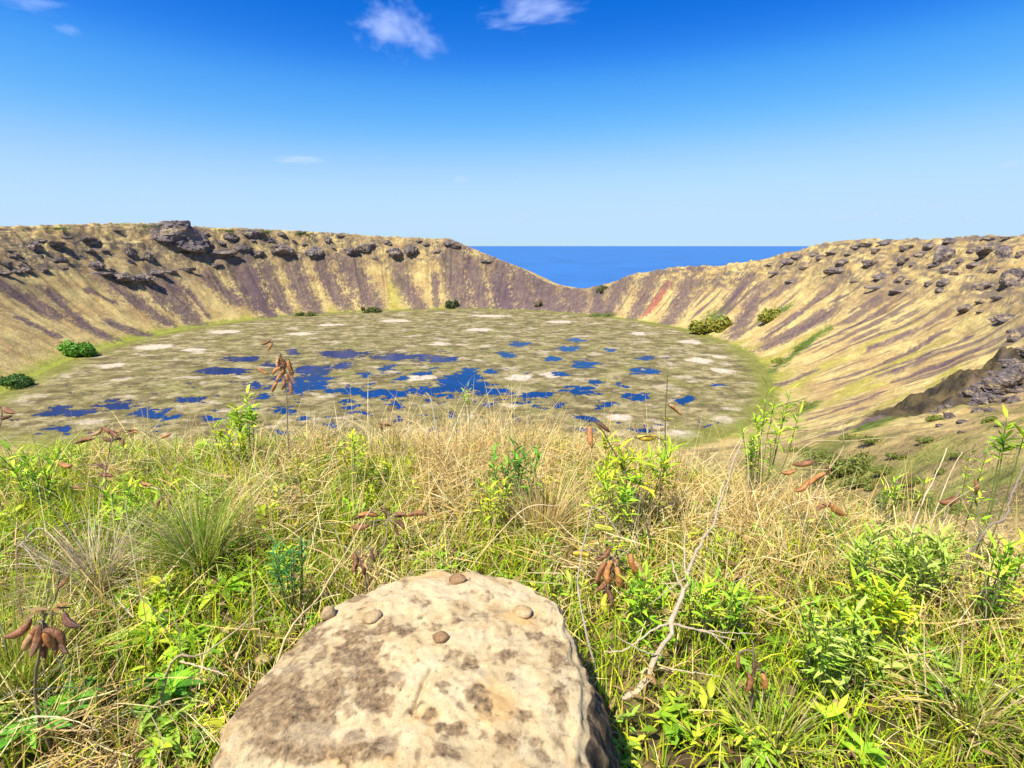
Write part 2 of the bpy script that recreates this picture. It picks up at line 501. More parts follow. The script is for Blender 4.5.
for q in [(507, 355, 9, 3), (519, 344, 9, 2.5), (576, 340, 7, 2), (569, 349, 13, 3), (585, 364, 12, 4.5), (554, 359, 11, 2.5), (647, 358, 9, 2.5), (644, 371, 15, 3), (578, 390, 17, 4.5),
          (639, 397, 12, 4), (605, 405, 9, 3), (537, 395, 20, 3), (507, 391, 8, 3), (539, 406, 6, 3), (684, 401, 10, 4), (717, 424, 14, 3), (715, 386, 8, 2), (517, 418, 5, 2), (585, 417, 6, 3),
          (345, 354, 25, 4), (400, 357, 30, 3.5), (440, 359, 18, 3), (294, 352, 8, 3), (341, 366, 12, 3.5), (389, 368, 8, 3), (423, 373, 8, 2.5), (365, 375, 8, 2.2), (362, 414, 9, 4), (284, 410, 13, 4),
          (394, 405, 6, 3), (434, 433, 4, 3), (453, 396, 6, 3), (490, 371, 6, 2), (504, 354, 7, 2.5), (315, 371, 18, 6), (300, 384, 12, 9), (318, 383, 13, 8), (345, 391, 25, 4.5), (385, 394, 32, 4),
          (425, 391, 26, 5.5), (455, 384, 20, 9), (468, 378, 12, 12), (480, 386, 12, 7), (490, 391, 14, 4), (68, 411, 24, 5.5), (115, 405, 22, 4), (162, 415, 12, 5), (54, 430, 16, 4), (145, 412, 10, 4),
          (213, 418, 10, 3.5), (222, 371, 28, 3.5), (242, 359, 18, 3), (262, 398, 12, 3), (250, 385, 9, 3), (280, 378, 10, 3), (330, 425, 8, 4), (300, 420, 10, 3), (190, 400, 14, 3), (230, 372, 16, 3),
          (400, 378, 9, 2), (275, 365, 14, 2.5), (490, 405, 9, 2.5), (560, 405, 7, 2.5), (520, 402, 10, 2), (600, 383, 8, 2), (622, 385, 6, 1.8), (560, 374, 8, 2), (610, 350, 6, 1.5), (395, 420, 8, 3), (450, 415, 8, 3), (350, 402, 8, 2.5), (590, 430, 8, 3), (640, 428, 8, 3)]:
    pool(*q)
vv = np.concatenate([np.arange(304, 340, .3), np.arange(340, 478, .45)])
azl = np.radians(np.arange(-58, 34, .075))
el = PITCH - np.arctan((384 - vv) / FPX)                       # rings about one picture row apart, on the lake plane
Lr = -LZ / np.tan(el)
A2, R2 = np.meshgrid(azl, Lr)
LX, LY = np.sin(A2) * R2, np.cos(A2) * R2
phl, Rl = pol(LX, LY)
ins = RLt(phl) - Rl
QX = LX + 30 * fbm(LX / 30, LY / 30, 5, 221, .65); QY = LY + 32 * fbm(LX / 30, LY / 30, 5, 222, .65)
W = np.full(LX.shape, -1.0)
k1 = fbm(LX / 26, LY / 26, 4, 201); k2 = fbm(LX / 9, LY / 9, 3, 202)
for u, v, w, h in pools:
    c = lake_pt(u, v); w1 = lake_pt(u + w, v); h1 = lake_pt(u, v - h); h0 = lake_pt(u, v + h)
    ra = np.hypot(*(w1 - c)); rb = np.hypot(*(h1 - h0)) / 2
    ux, uy = (w1 - c) / ra; hx, hy = (h1 - h0) / (2 * rb)
    dx, dy = QX - c[0], QY - c[1]
    # solve in the (possibly oblique) pool axes
    det = ux * hy - uy * hx
    a = (dx * hy - dy * hx) / det / ra; b_ = (ux * dy - uy * dx) / det / rb
    W = np.maximum(W, 1 - np.sqrt(a * a + b_ * b_))
pz = np.array(lake_pt(330, 400))
chan = fbm(LX / 38, LY / 30, 4, 205)
zone = np.exp(-(((LX - pz[0]) / 330) ** 2 + ((LY - pz[1] - 30) / 230) ** 2))
wet = W + .35 * k1 + .35 * k2
wet = np.maximum(wet, (chan + .3 * k2) * 1.3 - .70 + .30 * zone)
wet = wet - .5 * sstep(.14, .34, fbm(LX / 22, LY / 17, 4, 231)) - .16 * sstep(.1, .3, fbm(LX / 6, LY / 6, 3, 232))
wet = np.where(ins < 25, -1, wet)
LH = np.where(wet > 0, -.5, .15) + np.clip(-wet, -.2, .25) * 1.6 + .25 * k2
LH = np.where(wet > .02, -.4, LH)
OL = np.array([.205, .172, .072]); OL2 = np.array([.32, .268, .14]); OLD = np.array([.115, .10, .038]); PALE = np.array([.50, .42, .32]); BR = np.array([.085, .062, .032]); OLG = np.array([.19, .195, .05])
lc = lerp(OL, OL2, sstep(-.35, .35, fbm(LX / 45, LY / 45, 4, 211) + .4 * k2)[..., None])


def putl(mask, c):
    global lc
    mm = np.clip(mask, 0, 1)[..., None]; lc = lc * (1 - mm) + np.asarray(c) * mm


putl(sstep(.0, .35, fbm(LX / 60, LY / 60, 4, 212)) * .5, OLG)
putl(sstep(.05, .25, fbm(LX / 14, LY / 12, 4, 216)) * .6, OLD)
putl(sstep(.10, .3, fbm(LX / 22, LY / 15, 4, 217)) * .35, OL2 * 1.2)
putl(sstep(.02, .2, fbm(LX / 34, LY / 24, 4, 213) + .1 * k2) * .62, OLD)
putl(sstep(.12, .24, fbm(LX / 42, LY / 22, 4, 214)) * .6, BR)
putl(sstep(.2, .42, fbm(LX / 55, LY / 34, 5, 215) + .16 * k2) * .6, PALE)
for u, v, w, h in [(155, 347, 22, 3.5), (225, 332, 20, 2.2), (110, 366, 18, 3), (195, 350, 16, 2), (395, 321, 18, 2), (440, 344, 12, 2.5), (420, 378, 16, 4), (520, 378, 18, 4), (552, 375, 12, 4), (700, 361, 16, 4), (690, 342, 14, 2.5),
                   (722, 371, 14, 3), (725, 420, 14, 5), (720, 357, 9, 2), (640, 334, 14, 2), (480, 330, 16, 2), (300, 334, 16, 2), (680, 435, 22, 6), (620, 418, 14, 4), (330, 325, 14, 1.6), (560, 322, 18, 1.6), (490, 316, 25, 1.5)]:
    c = lake_pt(u, v); ra = abs(lake_pt(u + w, v)[0] - c[0]); rb = abs(lake_pt(u, v - h)[1] - lake_pt(u, v + h)[1]) / 2
    q = np.sqrt(((LX - c[0]) / ra) ** 2 + ((LY - c[1]) / rb) ** 2)
    putl(1 - sstep(.55, 1.0, q + .5 * k1 + .35 * k2), PALE)
putl((1 - sstep(6, 48, ins + 30 * k1)) * .75, np.array([.175, .185, .035]))
putl(sstep(-.35, -.02, wet) * (wet < .05) * .7, OLD)
putl(wet > -.02, BR)
nl, nc = LX.shape
i0 = (np.arange(nl - 1)[:, None] * nc + np.arange(nc - 1)[None, :]).ravel()
lq = np.stack([i0, i0 + 1, i0 + nc + 1, i0 + nc], 1)
okl = (ins > -6)
keep = (okl[:-1, :-1] | okl[1:, 1:]).ravel()
M_mat = attr_mat('reed_mat', .95, [(.09, .78, 1.2), (.35, .65, 1.25)], (.5, .7, .8), spec=.1)
mat_o = mesh_np('floating_marsh', np.stack([LX, LY, LZ + LH], -1).reshape(-1, 3), lq[keep], M_mat, col=lc.reshape(-1, 3))
tag(mat_o, 'olive and straw coloured floating reed mats broken by blue pools on the crater lake', 'reeds', kind='stuff')

# ------------------------------------------------------------------ rock outcrops and boulders on the crater walls
def rock_mat(name, stops, sc, bsc, bstr, bd):
    m, nt, b = new_mat(name)
    n = noise_node(nt, sc, 7, .62)
    r = ramp(nt, n.outputs['Fac'], stops)
    nt.links.new(r.outputs[0], b.inputs['Base Color'])
    b.inputs['Roughness'].default_value = .92; b.inputs['Specular IOR Level'].default_value = .2
    n2_ = noise_node(nt, bsc, 8, .7); bump(nt, b, n2_.outputs['Fac'], bstr, bd)
    return m


M_crag = rock_mat('lava_rock', [(.28, (.04, .034, .036)), (.42, (.12, .098, .10)), (.54, (.20, .16, .145)), (.66, (.40, .30, .16))], 1.6, 3.5, .9, .35)


def ico(sub):
    import bmesh
    bm = bmesh.new(); bmesh.ops.create_icosphere(bm, subdivisions=sub, radius=1)
    V = np.array([v.co[:] for v in bm.verts]); F = np.array([[v.index for v in f.verts] for f in bm.faces]); bm.free()
    return V, F


IV, IF = ico(5)
IV3, IF3 = ico(3)


def unit3(a): return a / np.linalg.norm(a)


def crag_mesh(seed, wide=1.0):
    V = IV.copy(); off = Vector((seed * 7.3, seed * 3.1, seed * 1.7))
    r_ = np.random.default_rng(seed)
    for _ in range(26):
        nn = unit3(r_.normal(0, 1, 3) * np.array([1, 1, .75])); dd = r_.uniform(.52, .86)
        ov = np.maximum(V @ nn - dd, 0); V = V - ov[:, None] * nn * .96
    out = np.empty_like(V)
    for i, v in enumerate(V):
        p = Vector(v)
        q = 1.12 + .34 * mnoise.noise(p * 1.4 + off) + .10 * (1 - 2 * abs(mnoise.noise(p * 2.9 + off))) + .09 * (1 - 2 * abs(mnoise.noise(p * 7 + off))) + .06 * mnoise.noise(p * 15 + off)
        # vertical clefts and broken ledges
        q -= .30 * max(0, .55 - 2.2 * abs(mnoise.noise(Vector((p.x * 3.2, p.y * 3.2, p.z * .5)) + off)))
        zz = p.z * q
        zz = zz * .8 + .2 * round(zz * 3.2) / 3.2
        out[i] = (p.x * q, p.y * q, zz)
    return out


crag_data = []
for k in range(7):
    o_ = mesh_np('rock_outcrop', crag_mesh(k + 1), IF, M_crag, smooth=False)
    crag_data.append(o_.data); bpy.data.objects.remove(o_)
ncrag = 0
crag_at = []


def crag(f, a, b, w, h, label, group, cat='rock', name='rock_outcrop'):
    """an outcrop seen at zoomed-photo place a,b with w,h its size there; it sits half sunk in the slope"""
    global ncrag
    u, v = f(a, b) if f else (a, b)
    k = .3385 if f else 1
    p = hit(u, v + h * k * .18)
    if p is None: return None
    dep = p @ FWD
    if f is z2: w, h = w * .85, h * .8
    if group == SPR: h = h * 1.5
    sx, sz = w * k / FPX * dep * .5, h * k / FPX * dep * .5
    o = bpy.data.objects.new(name, crag_data[ncrag % 7]); COL.objects.link(o)
    o.location = (float(p[0]), float(p[1]), float(p[2] - sz * .02))
    yaw = math.atan2(p[0], p[1])
    o.rotation_euler = (0, 0, -yaw + float(rng.choice([0, math.pi])) + float(rng.uniform(-.25, .25)))
    o.scale = (sx * 1.08, min(sx, sz * 1.5) * .95, sz * 1.05)
    tag(o, label, cat, group)
    crag_at.append((float(p[0]), float(p[1]), sx))
    ncrag += 1
    return o


LW, FW_, RW, SPR = 'dark crags on the left crater wall', 'dark crags along the far left rim', 'dark boulders on the right crater wall', 'dark rocks on the near right spur'
crag(z1, 520, 88, 160, 92, 'largest dark grey crag, bulging above the left crater rim', LW)
crag(z1, 570, 118, 66, 50, 'dark crag hugging the foot of the largest crag on the left rim', LW)
L_L = 'small dark lava crag studding the dry grass of the left crater wall'
for q in [(95, 135, 55, 32), (165, 127, 50, 30), (20, 190, 30, 18), (10, 215, 40, 14), (170, 177, 50, 16), (285, 190, 45, 34), (385, 152, 36, 36), (435, 165, 36, 36), (130, 205, 26, 18), (80, 208, 28, 20), (50, 210, 26, 18), (270, 150, 28, 16),
          (230, 165, 36, 14), (120, 165, 18, 14), (40, 163, 34, 20), (250, 112, 64, 20), (280, 127, 40, 16), (650, 155, 90, 20), (715, 142, 60, 18), (650, 125, 28, 18), (680, 108, 44, 24), (735, 97, 64, 28), (620, 130, 22, 14), (760, 160, 30, 22), (600, 100, 30, 16),
          (30, 150, 40, 10), (470, 100, 40, 30), (200, 110, 30, 10), (330, 205, 20, 10), (640, 190, 40, 16), (550, 205, 60, 12), (120, 120, 30, 12), (345, 90, 30, 8), (60, 190, 18, 10), (190, 200, 20, 10), (385, 180, 24, 14), (310, 150, 20, 12)]:
    crag(z1, *q, L_L, LW)
L_D = 'low dark cliff band stepping across the middle of the left crater wall'
for q in [(300, 218, 70, 14), (345, 222, 60, 22), (380, 230, 60, 36), (420, 226, 60, 32), (460, 213, 60, 20), (500, 210, 50, 14)]:
    crag(z1, *q, L_D, 'cliff band on the left crater wall')
L_F = 'dark crag just under the far rim left of the sea gap'
for q in [(20, 95, 60, 25), (30, 158, 30, 24), (95, 100, 30, 20), (105, 148, 80, 42), (80, 135, 50, 26), (195, 150, 64, 48), (228, 117, 36, 30), (300, 145, 60, 36), (345, 140, 70, 34), (430, 152, 60, 46), (475, 145, 60, 40), (405, 122, 30, 18), (590, 125, 44, 26), (555, 150, 30, 14), (610, 135, 36, 20),
          (150, 95, 40, 12), (270, 105, 30, 10), (520, 130, 30, 14), (370, 170, 26, 10), (60, 120, 24, 12), (130, 120, 20, 10), (500, 120, 30, 10), (10, 120, 20, 14), (700, 180, 50, 10), (160, 130, 20, 12), (245, 140, 18, 10)]:
    crag(z2, *q, L_F, FW_)
L_R = 'dark boulder scattered on the upper slope of the right crater wall'
for q in [(370, 122, 62, 22), (460, 160, 52, 22), (315, 182, 54, 28), (530, 165, 56, 64), (545, 205, 40, 34), (670, 145, 60, 46), (705, 150, 46, 60), (350, 225, 54, 26), (400, 232, 32, 26), (490, 245, 30, 20), (640, 258, 50, 26), (670, 250, 46, 20), (600, 320, 40, 32),
          (720, 345, 60, 36), (690, 352, 40, 20), (555, 118, 54, 18), (645, 140, 30, 24), (410, 178, 34, 20), (485, 135, 32, 26), (440, 190, 28, 16), (210, 205, 62, 22), (170, 170, 40, 20), (230, 182, 40, 22), (300, 130, 40, 20), (330, 150, 30, 16), (270, 140, 26, 14), (200, 155, 30, 12),
          (150, 160, 34, 14), (70, 180, 40, 20), (20, 190, 40, 12), (120, 200, 30, 12), (420, 140, 40, 18), (620, 190, 40, 18), (580, 180, 26, 14), (530, 240, 36, 30), (520, 265, 30, 20), (430, 240, 26, 12), (560, 215, 24, 18), (760, 160, 30, 24), (690, 205, 40, 16), (640, 300, 24, 14), (700, 285, 50, 14),
          (610, 150, 26, 14), (390, 205, 26, 16), (270, 240, 30, 10), (340, 260, 90, 10), (400, 268, 60, 12), (250, 160, 24, 12), (100, 165, 40, 16), (500, 190, 30, 16), (660, 112, 40, 14), (720, 110, 40, 12), (40, 215, 60, 8), (80, 240, 40, 10), (640, 330, 20, 10), (730, 385, 24, 12)]:
    crag(z4, *q, L_R, RW)
crag(z4, 738, 228, 76, 74, 'largest blocky dark outcrop high on the right crater wall', RW)
crag(z4, 752, 395, 60, 70, 'tall dark outcrop at the right end of the right crater wall', RW)
L_S2 = 'small jagged lava rock breaking the grass along the crest of the near right spur'
for q in [(1010, 362, 20, 12), (995, 374, 18, 10), (980, 385, 18, 10), (1018, 378, 16, 10), (966, 394, 14, 8), (950, 404, 12, 7), (988, 398, 18, 9), (1021, 350, 16, 12), (1003, 388, 14, 9), (935, 412, 10, 5), (972, 404, 10, 6), (1015, 400, 18, 8), (940, 425, 9, 4), (1000, 425, 10, 4), (962, 432, 8, 4)]:
    crag(None, *q, L_S2, 'small rocks on the near right spur')
L_S = 'near black lava rock on the dark grassy spur at right'
for q in [(690, 548, 90, 36), (650, 588, 70, 34), (720, 520, 70, 34), (640, 620, 40, 20), (610, 570, 50, 22), (550, 640, 40, 22), (750, 500, 50, 40), (690, 590, 50, 20), (590, 655, 40, 12), (735, 590, 40, 18), (670, 620, 30, 14), (530, 610, 30, 14), (760, 560, 40, 22), (715, 560, 60, 26)]:
    crag(z4, *q, L_S, SPR)

# broken rock and thin soil on the slope round every outcrop
brk = fbm(WX / 10, WY / 7, 4, 151); mk = np.zeros_like(X)
for cx_, cy_, rad_ in crag_at:
    rr0 = math.hypot(cx_, cy_); az0 = math.atan2(cx_, cy_)
    ia = np.searchsorted(az, az0 - 2.4 * rad_ / rr0), np.searchsorted(az, az0 + 2.4 * rad_ / rr0)
    ir = np.searchsorted(rad, rr0 - 2.6 * rad_), np.searchsorted(rad, rr0 + 2.6 * rad_)
    sl = (slice(*ir), slice(*ia))
    if X[sl].size == 0: continue
    q = np.hypot(X[sl] - cx_, Y[sl] - cy_) / rad_
    mk[sl] = np.maximum(mk[sl], 1 - sstep(.6, 1.4, q + 1.5 * brk[sl]))
put(mk * .6, lerp(np.array([.23, .16, .10]), ROCK, sstep(-.1, .15, brk)[..., None]))
c4 = np.ones((X.size, 4), np.float32); c4[:, :3] = colr.reshape(-1, 3)
terrain.data.attributes['col'].data.foreach_set('color', c4.ravel())

# ------------------------------------------------------------------ leaves, stems, pods (shared builders)
def unit(a): return a / np.maximum(np.linalg.norm(a, axis=-1, keepdims=True), 1e-9)


def leaf_arrays(P, D, N, L, W, curl, col, fold=.25, prof=(.12, .75, 1.0, .62, .04)):
    """lanceolate leaves: P base, D direction, N upper side, all (n,3)"""
    n = len(P); D = unit(D); S = unit(np.cross(D, N)); N = unit(np.cross(S, D))
    ts = np.linspace(0, 1, len(prof)); rows = []
    for t, pw in zip(ts, prof):
        c = P + D * (L * t)[:, None] - N * (L * curl * t * t)[:, None]
        w = (W * pw * .5)[:, None]
        rows += [c - S * w + N * w * fold * 2, c, c + S * w + N * w * fold * 2]
    V = np.stack(rows, 1); m = len(prof)
    f = []
    for k in range(m - 1):
        a = k * 3
        f += [[a, a + 1, a + 4, a + 3], [a + 1, a + 2, a + 5, a + 4]]
    f = np.array(f); F = (np.arange(n) * (m * 3))[:, None, None] + f[None]
    shade = np.ones((1, m * 3, 1)); shade[0, 1::3, 0] = 1.15
    C_ = np.repeat(col[:, None, :], m * 3, 1) * shade
    return V.reshape(-1, 3), F.reshape(-1, 4), C_.reshape(-1, 3)


def blade_arrays(P, ang, L, a0, bend, W, col, nseg=4, tipcol=None, flat=0.0):
    n = len(P)
    d = np.stack([np.cos(ang), np.sin(ang), np.zeros(n)], 1)
    s = np.stack([-np.sin(ang), np.cos(ang), np.zeros(n)], 1)
    tw = rng.uniform(-1.2, 1.2, n)
    p = P.copy(); rows = []; cols = []
    prof = [1, .95, .8, .55, .12] if nseg == 4 else np.append(1 - (np.arange(nseg) / nseg) ** 2, .1)
    for k in range(nseg + 1):
        a = a0 + bend * k / nseg
        nrm = d * np.cos(a)[:, None] + np.array([0, 0, -1.0]) * np.sin(a)[:, None]
        side = s * np.cos(tw)[:, None] + nrm * np.sin(tw)[:, None]
        w = (W * prof[k] * .5)[:, None]
        rows += [p - side * w, p + side * w]
        cc = col if tipcol is None else lerp(col, tipcol, k / nseg)
        cols += [cc, cc]
        st = d * np.sin(a)[:, None] + np.array([0, 0, 1.0]) * np.cos(a)[:, None]
        p = p + st * (L / nseg)[:, None]
    m = (nseg + 1) * 2
    f = np.array([[2 * k, 2 * k + 1, 2 * k + 3, 2 * k + 2] for k in range(nseg)])
    F = (np.arange(n) * m)[:, None, None] + f[None]
    return np.stack(rows, 1).reshape(-1, 3), F.reshape(-1, 4), np.stack(cols, 1).reshape(-1, 3)


def join(parts):
    V, F, C_ = [], [], []; o = 0
    for v, f, c in parts:
        V.append(v); F.append(f + o); C_.append(c); o += len(v)
    return np.concatenate(V), np.concatenate(F), np.concatenate(C_)


def tube_arrays(pts, radii, col, ns=7):
    pts = np.asarray(pts, float); n = len(pts)
    radii = np.asarray(radii, float)
    T_ = np.gradient(pts, axis=0); T_ = unit(T_)
    ref = np.array([.13, .31, .94]); A_ = unit(np.cross(T_, ref)); B_ = np.cross(T_, A_)
    a = np.linspace(0, 2 * np.pi, ns + 1)[:-1]
    ring = A_[:, None, :] * np.cos(a)[None, :, None] + B_[:, None, :] * np.sin(a)[None, :, None]
    V = pts[:, None, :] + ring * radii[:, None, None]
    F = [[k * ns + i, k * ns + (i + 1) % ns, (k + 1) * ns + (i + 1) % ns, (k + 1) * ns + i] for k in range(n - 1) for i in range(ns)]
    return V.reshape(-1, 3), np.array(F), np.tile(np.asarray(col, float), (n * ns, 1))


def smooth_path(pts, n=14, jit=0.0):
    """Catmull-Rom through pts"""
    pts = np.asarray(pts, float)
    P_ = np.vstack([2 * pts[0] - pts[1], pts, 2 * pts[-1] - pts[-2]])
    out = []
    seg = len(pts) - 1; per = max(2, n // seg)
    for i in range(seg):
        p0, p1, p2, p3 = P_[i:i + 4]
        for t in np.linspace(0, 1, per, endpoint=False):
            out.append(.5 * ((2 * p1) + (-p0 + p2) * t + (2 * p0 - 5 * p1 + 4 * p2 - p3) * t * t + (-p0 + 3 * p1 - 3 * p2 + p3) * t ** 3))
    out.append(pts[-1]); out = np.array(out)
    if jit:
        w = rng.normal(0, jit, out.shape); w[0] = 0; w[-1] *= .3
        out = out + w
    return out


def gz(x, y): return height(np.atleast_1d(np.asarray(x, float)), np.atleast_1d(np.asarray(y, float)))
def gz1(x, y): return float(gz(x, y)[0])


M_leaf = attr_mat('leaf', .6, [(60, .85, 1.12)], None, transl=.32, spec=.18)
M_straw = attr_mat('straw', .75, [(40, .85, 1.1)], None, transl=.26, spec=.15)
M_stem = attr_mat('stem', .8, [(90, .75, 1.15)], (160, .6, .002), spec=.25)
M_dead = attr_mat('dead_wood', .9, [(70, .65, 1.15)], (140, .9, .003), spec=.15)

# ------------------------------------------------------------------ shrubs and thickets on the far shore
def far_shrub(u, v, wpx, hpx, col, label, name='shrub', n=2600, cat='shrub'):
    p = hit(u, v + hpx * .45)
    if p is None: return
    dep = p @ FWD
    a, h = wpx / FPX * dep * .5, hpx / FPX * dep
    root = empty(name, p)
    lobes = [(rng.uniform(-1, 1) * a * .85, rng.uniform(-.6, .6) * a * .7, rng.uniform(.05, .5) * h, rng.uniform(.16, .46)) for _ in range(9)]
    P_, N_ = [], []
    for lx, ly, lz, s in lobes:
        k = n // 9
        d = unit(rng.normal(0, 1, (k, 3))); rr_ = rng.uniform(.55, 1.05, k) ** .6 * (1 + .35 * np.sin(d[:, 0] * 7 + lx) * np.cos(d[:, 2] * 6))
        q = d * rr_[:, None] * np.array([a * s, a * s * .8, h * s * .95]) + np.array([lx, ly, lz])
        P_.append(q); N_.append(d)
    P_ = np.concatenate(P_); N_ = np.concatenate(N_)
    P_[:, 2] = np.maximum(P_[:, 2], .02 * h)
    D = unit(np.cross(N_, rng.normal(0, 1, N_.shape)) + .4 * N_)
    L = rng.uniform(.05, .11, len(P_)) * min(a, h) * 2.2
    c = np.asarray(col)[None] * 2.3 * rng.uniform(.6, 1.4, (len(P_), 1)) * np.array([1, 1, 1.0])
    c[:, 0] *= rng.uniform(.8, 1.3, len(P_))
    mesh_np('crown', *leaf_arrays(P_, D, N_, L, L * .6, np.full(len(P_), .2), c)[:2], M_leaf, root, col=leaf_arrays(P_, D, N_, L, L * .6, np.full(len(P_), .2), c)[2])
    tr = [tube_arrays(smooth_path([[lx * .4, ly * .4, -.08 * h], [lx * .7, ly * .7, lz * .5], [lx, ly, lz]], 6), np.linspace(.03, .012, 7) * h, (.09, .065, .04), 5) for lx, ly, lz, s in lobes[:5]]
    v_, f_, c_ = join(tr)
    mesh_np('trunk', v_, f_, M_stem, root, col=c_)
    tag(root, label, cat, 'shrubs round the crater lake')


far_shrub(75, 348, 42, 17, (.07, .16, .022), 'bright green thicket on the left shore of the crater lake')
far_shrub(8, 380, 40, 12, (.035, .075, .018), 'dark green thicket at the left edge above the lake shore')
far_shrub(305, 314, 20, 6, (.06, .08, .022), 'low dull green thicket at the foot of the streaked left wall', n=1400)
far_shrub(371, 309, 17, 9, (.05, .065, .018), 'round dark bush below the yellow green patch of the far wall', n=1400)
far_shrub(453, 303, 14, 10, (.05, .065, .025), 'round dark bush standing alone on the far shore', n=1400)
far_shrub(602, 314, 28, 5, (.08, .11, .03), 'flat green thicket at the foot of the saddle slope', n=1400)
far_shrub(538, 303, 8, 8, (.07, .07, .03), 'tiny brownish bush low on the far scree slope', n=900)
far_shrub(601, 288, 12, 7, (.07, .085, .03), 'small bush on the crest of the low saddle', n=900)
far_shrub(711, 324, 38, 20, (.12, .125, .022), 'large olive thicket at the foot of the right scree wall', n=3000)
far_shrub(768, 314, 24, 12, (.12, .13, .022), 'olive thicket halfway up the right scree wall', n=2200)
for u, v, w, h in [(800, 347, 20, 5), (782, 360, 24, 6), (806, 404, 30, 6)]:
    far_shrub(u, v, w, h, (.10, .125, .022), 'low yellow green bush on the lower right crater slope', n=900)
for u, v, w, h in [(935, 418, 16, 7), (855, 462, 60, 16), (905, 500, 64, 18), (990, 418, 18, 7), (925, 440, 16, 7), (890, 470, 34, 8), (845, 490, 60, 14), (875, 440, 40, 8), (825, 455, 44, 9), (800, 448, 30, 6), (830, 475, 50, 10), (870, 482, 40, 10), (900, 455, 24, 6), (940, 470, 26, 6), (850, 436, 30, 6), (915, 480, 30, 8), (960, 455, 18, 5), (880, 515, 70, 14), (950, 520, 50, 10), (820, 500, 50, 12)]:
    far_shrub(u, v, w, h, (.085, .105, .022), 'low scrubby green bush on the near right slope below the spur', n=1500)

for u, v, w, h in [(140, 225, 34, 5), (165, 226, 20, 4), (228, 230, 24, 4), (262, 231, 20, 4), (305, 233, 18, 4), (52, 228, 30, 4)]:
    far_shrub(u, v, w, h, (.06, .085, .025), 'low dark green scrub along the skyline of the left crater rim', n=900)
# short tufts of dry grass on the slope that falls away at the right
nT = 2600
ta = np.radians(rng.uniform(14, 58, nT)); tr_ = np.exp(rng.uniform(math.log(11), math.log(80), nT))
tx, ty = np.sin(ta) * tr_, np.cos(ta) * tr_; tz = gz(tx, ty)
per = 9
P_ = np.repeat(np.stack([tx, ty, tz - .02], 1), per, 0) + rng.normal(0, .07, (nT * per, 3)) * np.array([1, 1, 0]) * np.repeat(np.clip(tr_ / 20, .6, 2.5), per)[:, None]
n = nT * per
cT = np.repeat(np.where((fbm(tx / 9, ty / 9, 4, 132) > .14)[:, None], np.array([.26, .30, .05]), np.array([.60, .44, .19])) * rng.uniform(.55, 1.15, (nT, 1)), per, 0)
pa = blade_arrays(P_, rng.uniform(0, 6.28, n), rng.uniform(.06, .22, n) * np.repeat(np.clip(tr_ / 25, .7, 1.5), per), np.abs(rng.normal(.3, .4, n)), rng.uniform(.2, 1.4, n), np.repeat(np.clip(tr_ * .0012, .006, .06), per), cT, nseg=4)
tag(mesh_np('slope_grass', *pa[:2], M_straw, col=pa[2]), 'short tufts of dry grass on the slope falling away at right', 'grass', kind='stuff')

# ------------------------------------------------------------------ foreground: the big stone
TOPZ = -HC + .40


def on_top(u, v, z=None):
    r = ray(u, v); t = (TOPZ if z is None else z) / r[2]
    return r * t


outl = [(214, 775), (222, 728), (248, 690), (298, 634), (332, 602), (375, 577), (430, 569), (490, 572), (533, 579), (556, 594), (569, 640), (576, 690), (581, 735), (584, 775), (572, 840), (520, 875), (400, 885), (290, 870), (228, 830)]
op = np.array([on_top(u, v)[:2] for u, v in outl])
rc = op.mean(0)
oa = np.arctan2(op[:, 1] - rc[1], op[:, 0] - rc[0]); orr = np.hypot(op[:, 0] - rc[0], op[:, 1] - rc[1])
ordr = np.argsort(oa); oa, orr = oa[ordr], orr[ordr]
NT, NP = 300, 150
th = np.linspace(-np.pi, np.pi, NT + 1)[:-1]
rad0 = np.interp(th, np.concatenate([oa - 2 * np.pi, oa, oa + 2 * np.pi]), np.tile(orr, 3))
kk = np.exp(-.5 * (np.arange(-12, 13) / 4.0) ** 2); kk /= kk.sum()
rad0 = np.convolve(np.concatenate([rad0[-12:], rad0, rad0[:12]]), kk, 'valid')
s = np.linspace(0, 1, NP)
V = np.zeros((NP, NT, 3))
for i, t in enumerate(s):
    if t < .62:
        q = t / .62; rr_ = q * .95; zz = -.012 * q ** 4
    elif t < .74:
        q = (t - .62) / .12; rr_ = .95 + .05 * math.sin(q * math.pi / 2); zz = -.012 - .036 * (1 - math.cos(q * math.pi / 2))
    else:
        q = (t - .74) / .26; rr_ = 1.0 + .05 * q + .02 * math.sin(q * 3.1); zz = -.048 - .44 * q
    V[i, :, 0] = rc[0] + rr_ * rad0 * np.cos(th); V[i, :, 1] = rc[1] + rr_ * rad0 * np.sin(th); V[i, :, 2] = TOPZ + zz
    if t > .70:   # right flank flares out, left flank leans out
        q = (t - .70) / .30
        V[i, :, 0] += np.maximum(np.cos(th), 0) ** 2 * .15 * q - np.maximum(-np.cos(th), 0) ** 2 * .03 * q
VV = V.reshape(-1, 3)
ctr = np.array([rc[0], rc[1], TOPZ - .25])
dirs = unit(VV - ctr)
top = np.repeat(s < .64, NT)
for i in range(len(VV)):
    p = Vector(VV[i])
    q = .022 * mnoise.noise(p * 4) + .014 * mnoise.noise(p * 10) + .007 * mnoise.noise(p * 26) + .004 * mnoise.noise(p * 60)
    pit = mnoise.noise(p * 17 + Vector((9, 2, 4)))
    q -= .010 * max(pit - .25, 0)
    if top[i]: VV[i][2] += q * .8
    else:
        rg = .030 * (1 - 2 * abs(mnoise.noise(Vector((p.x * 16, p.y * 16, p.z * 3.0)))))
        VV[i] += dirs[i] * (q + rg * .35)
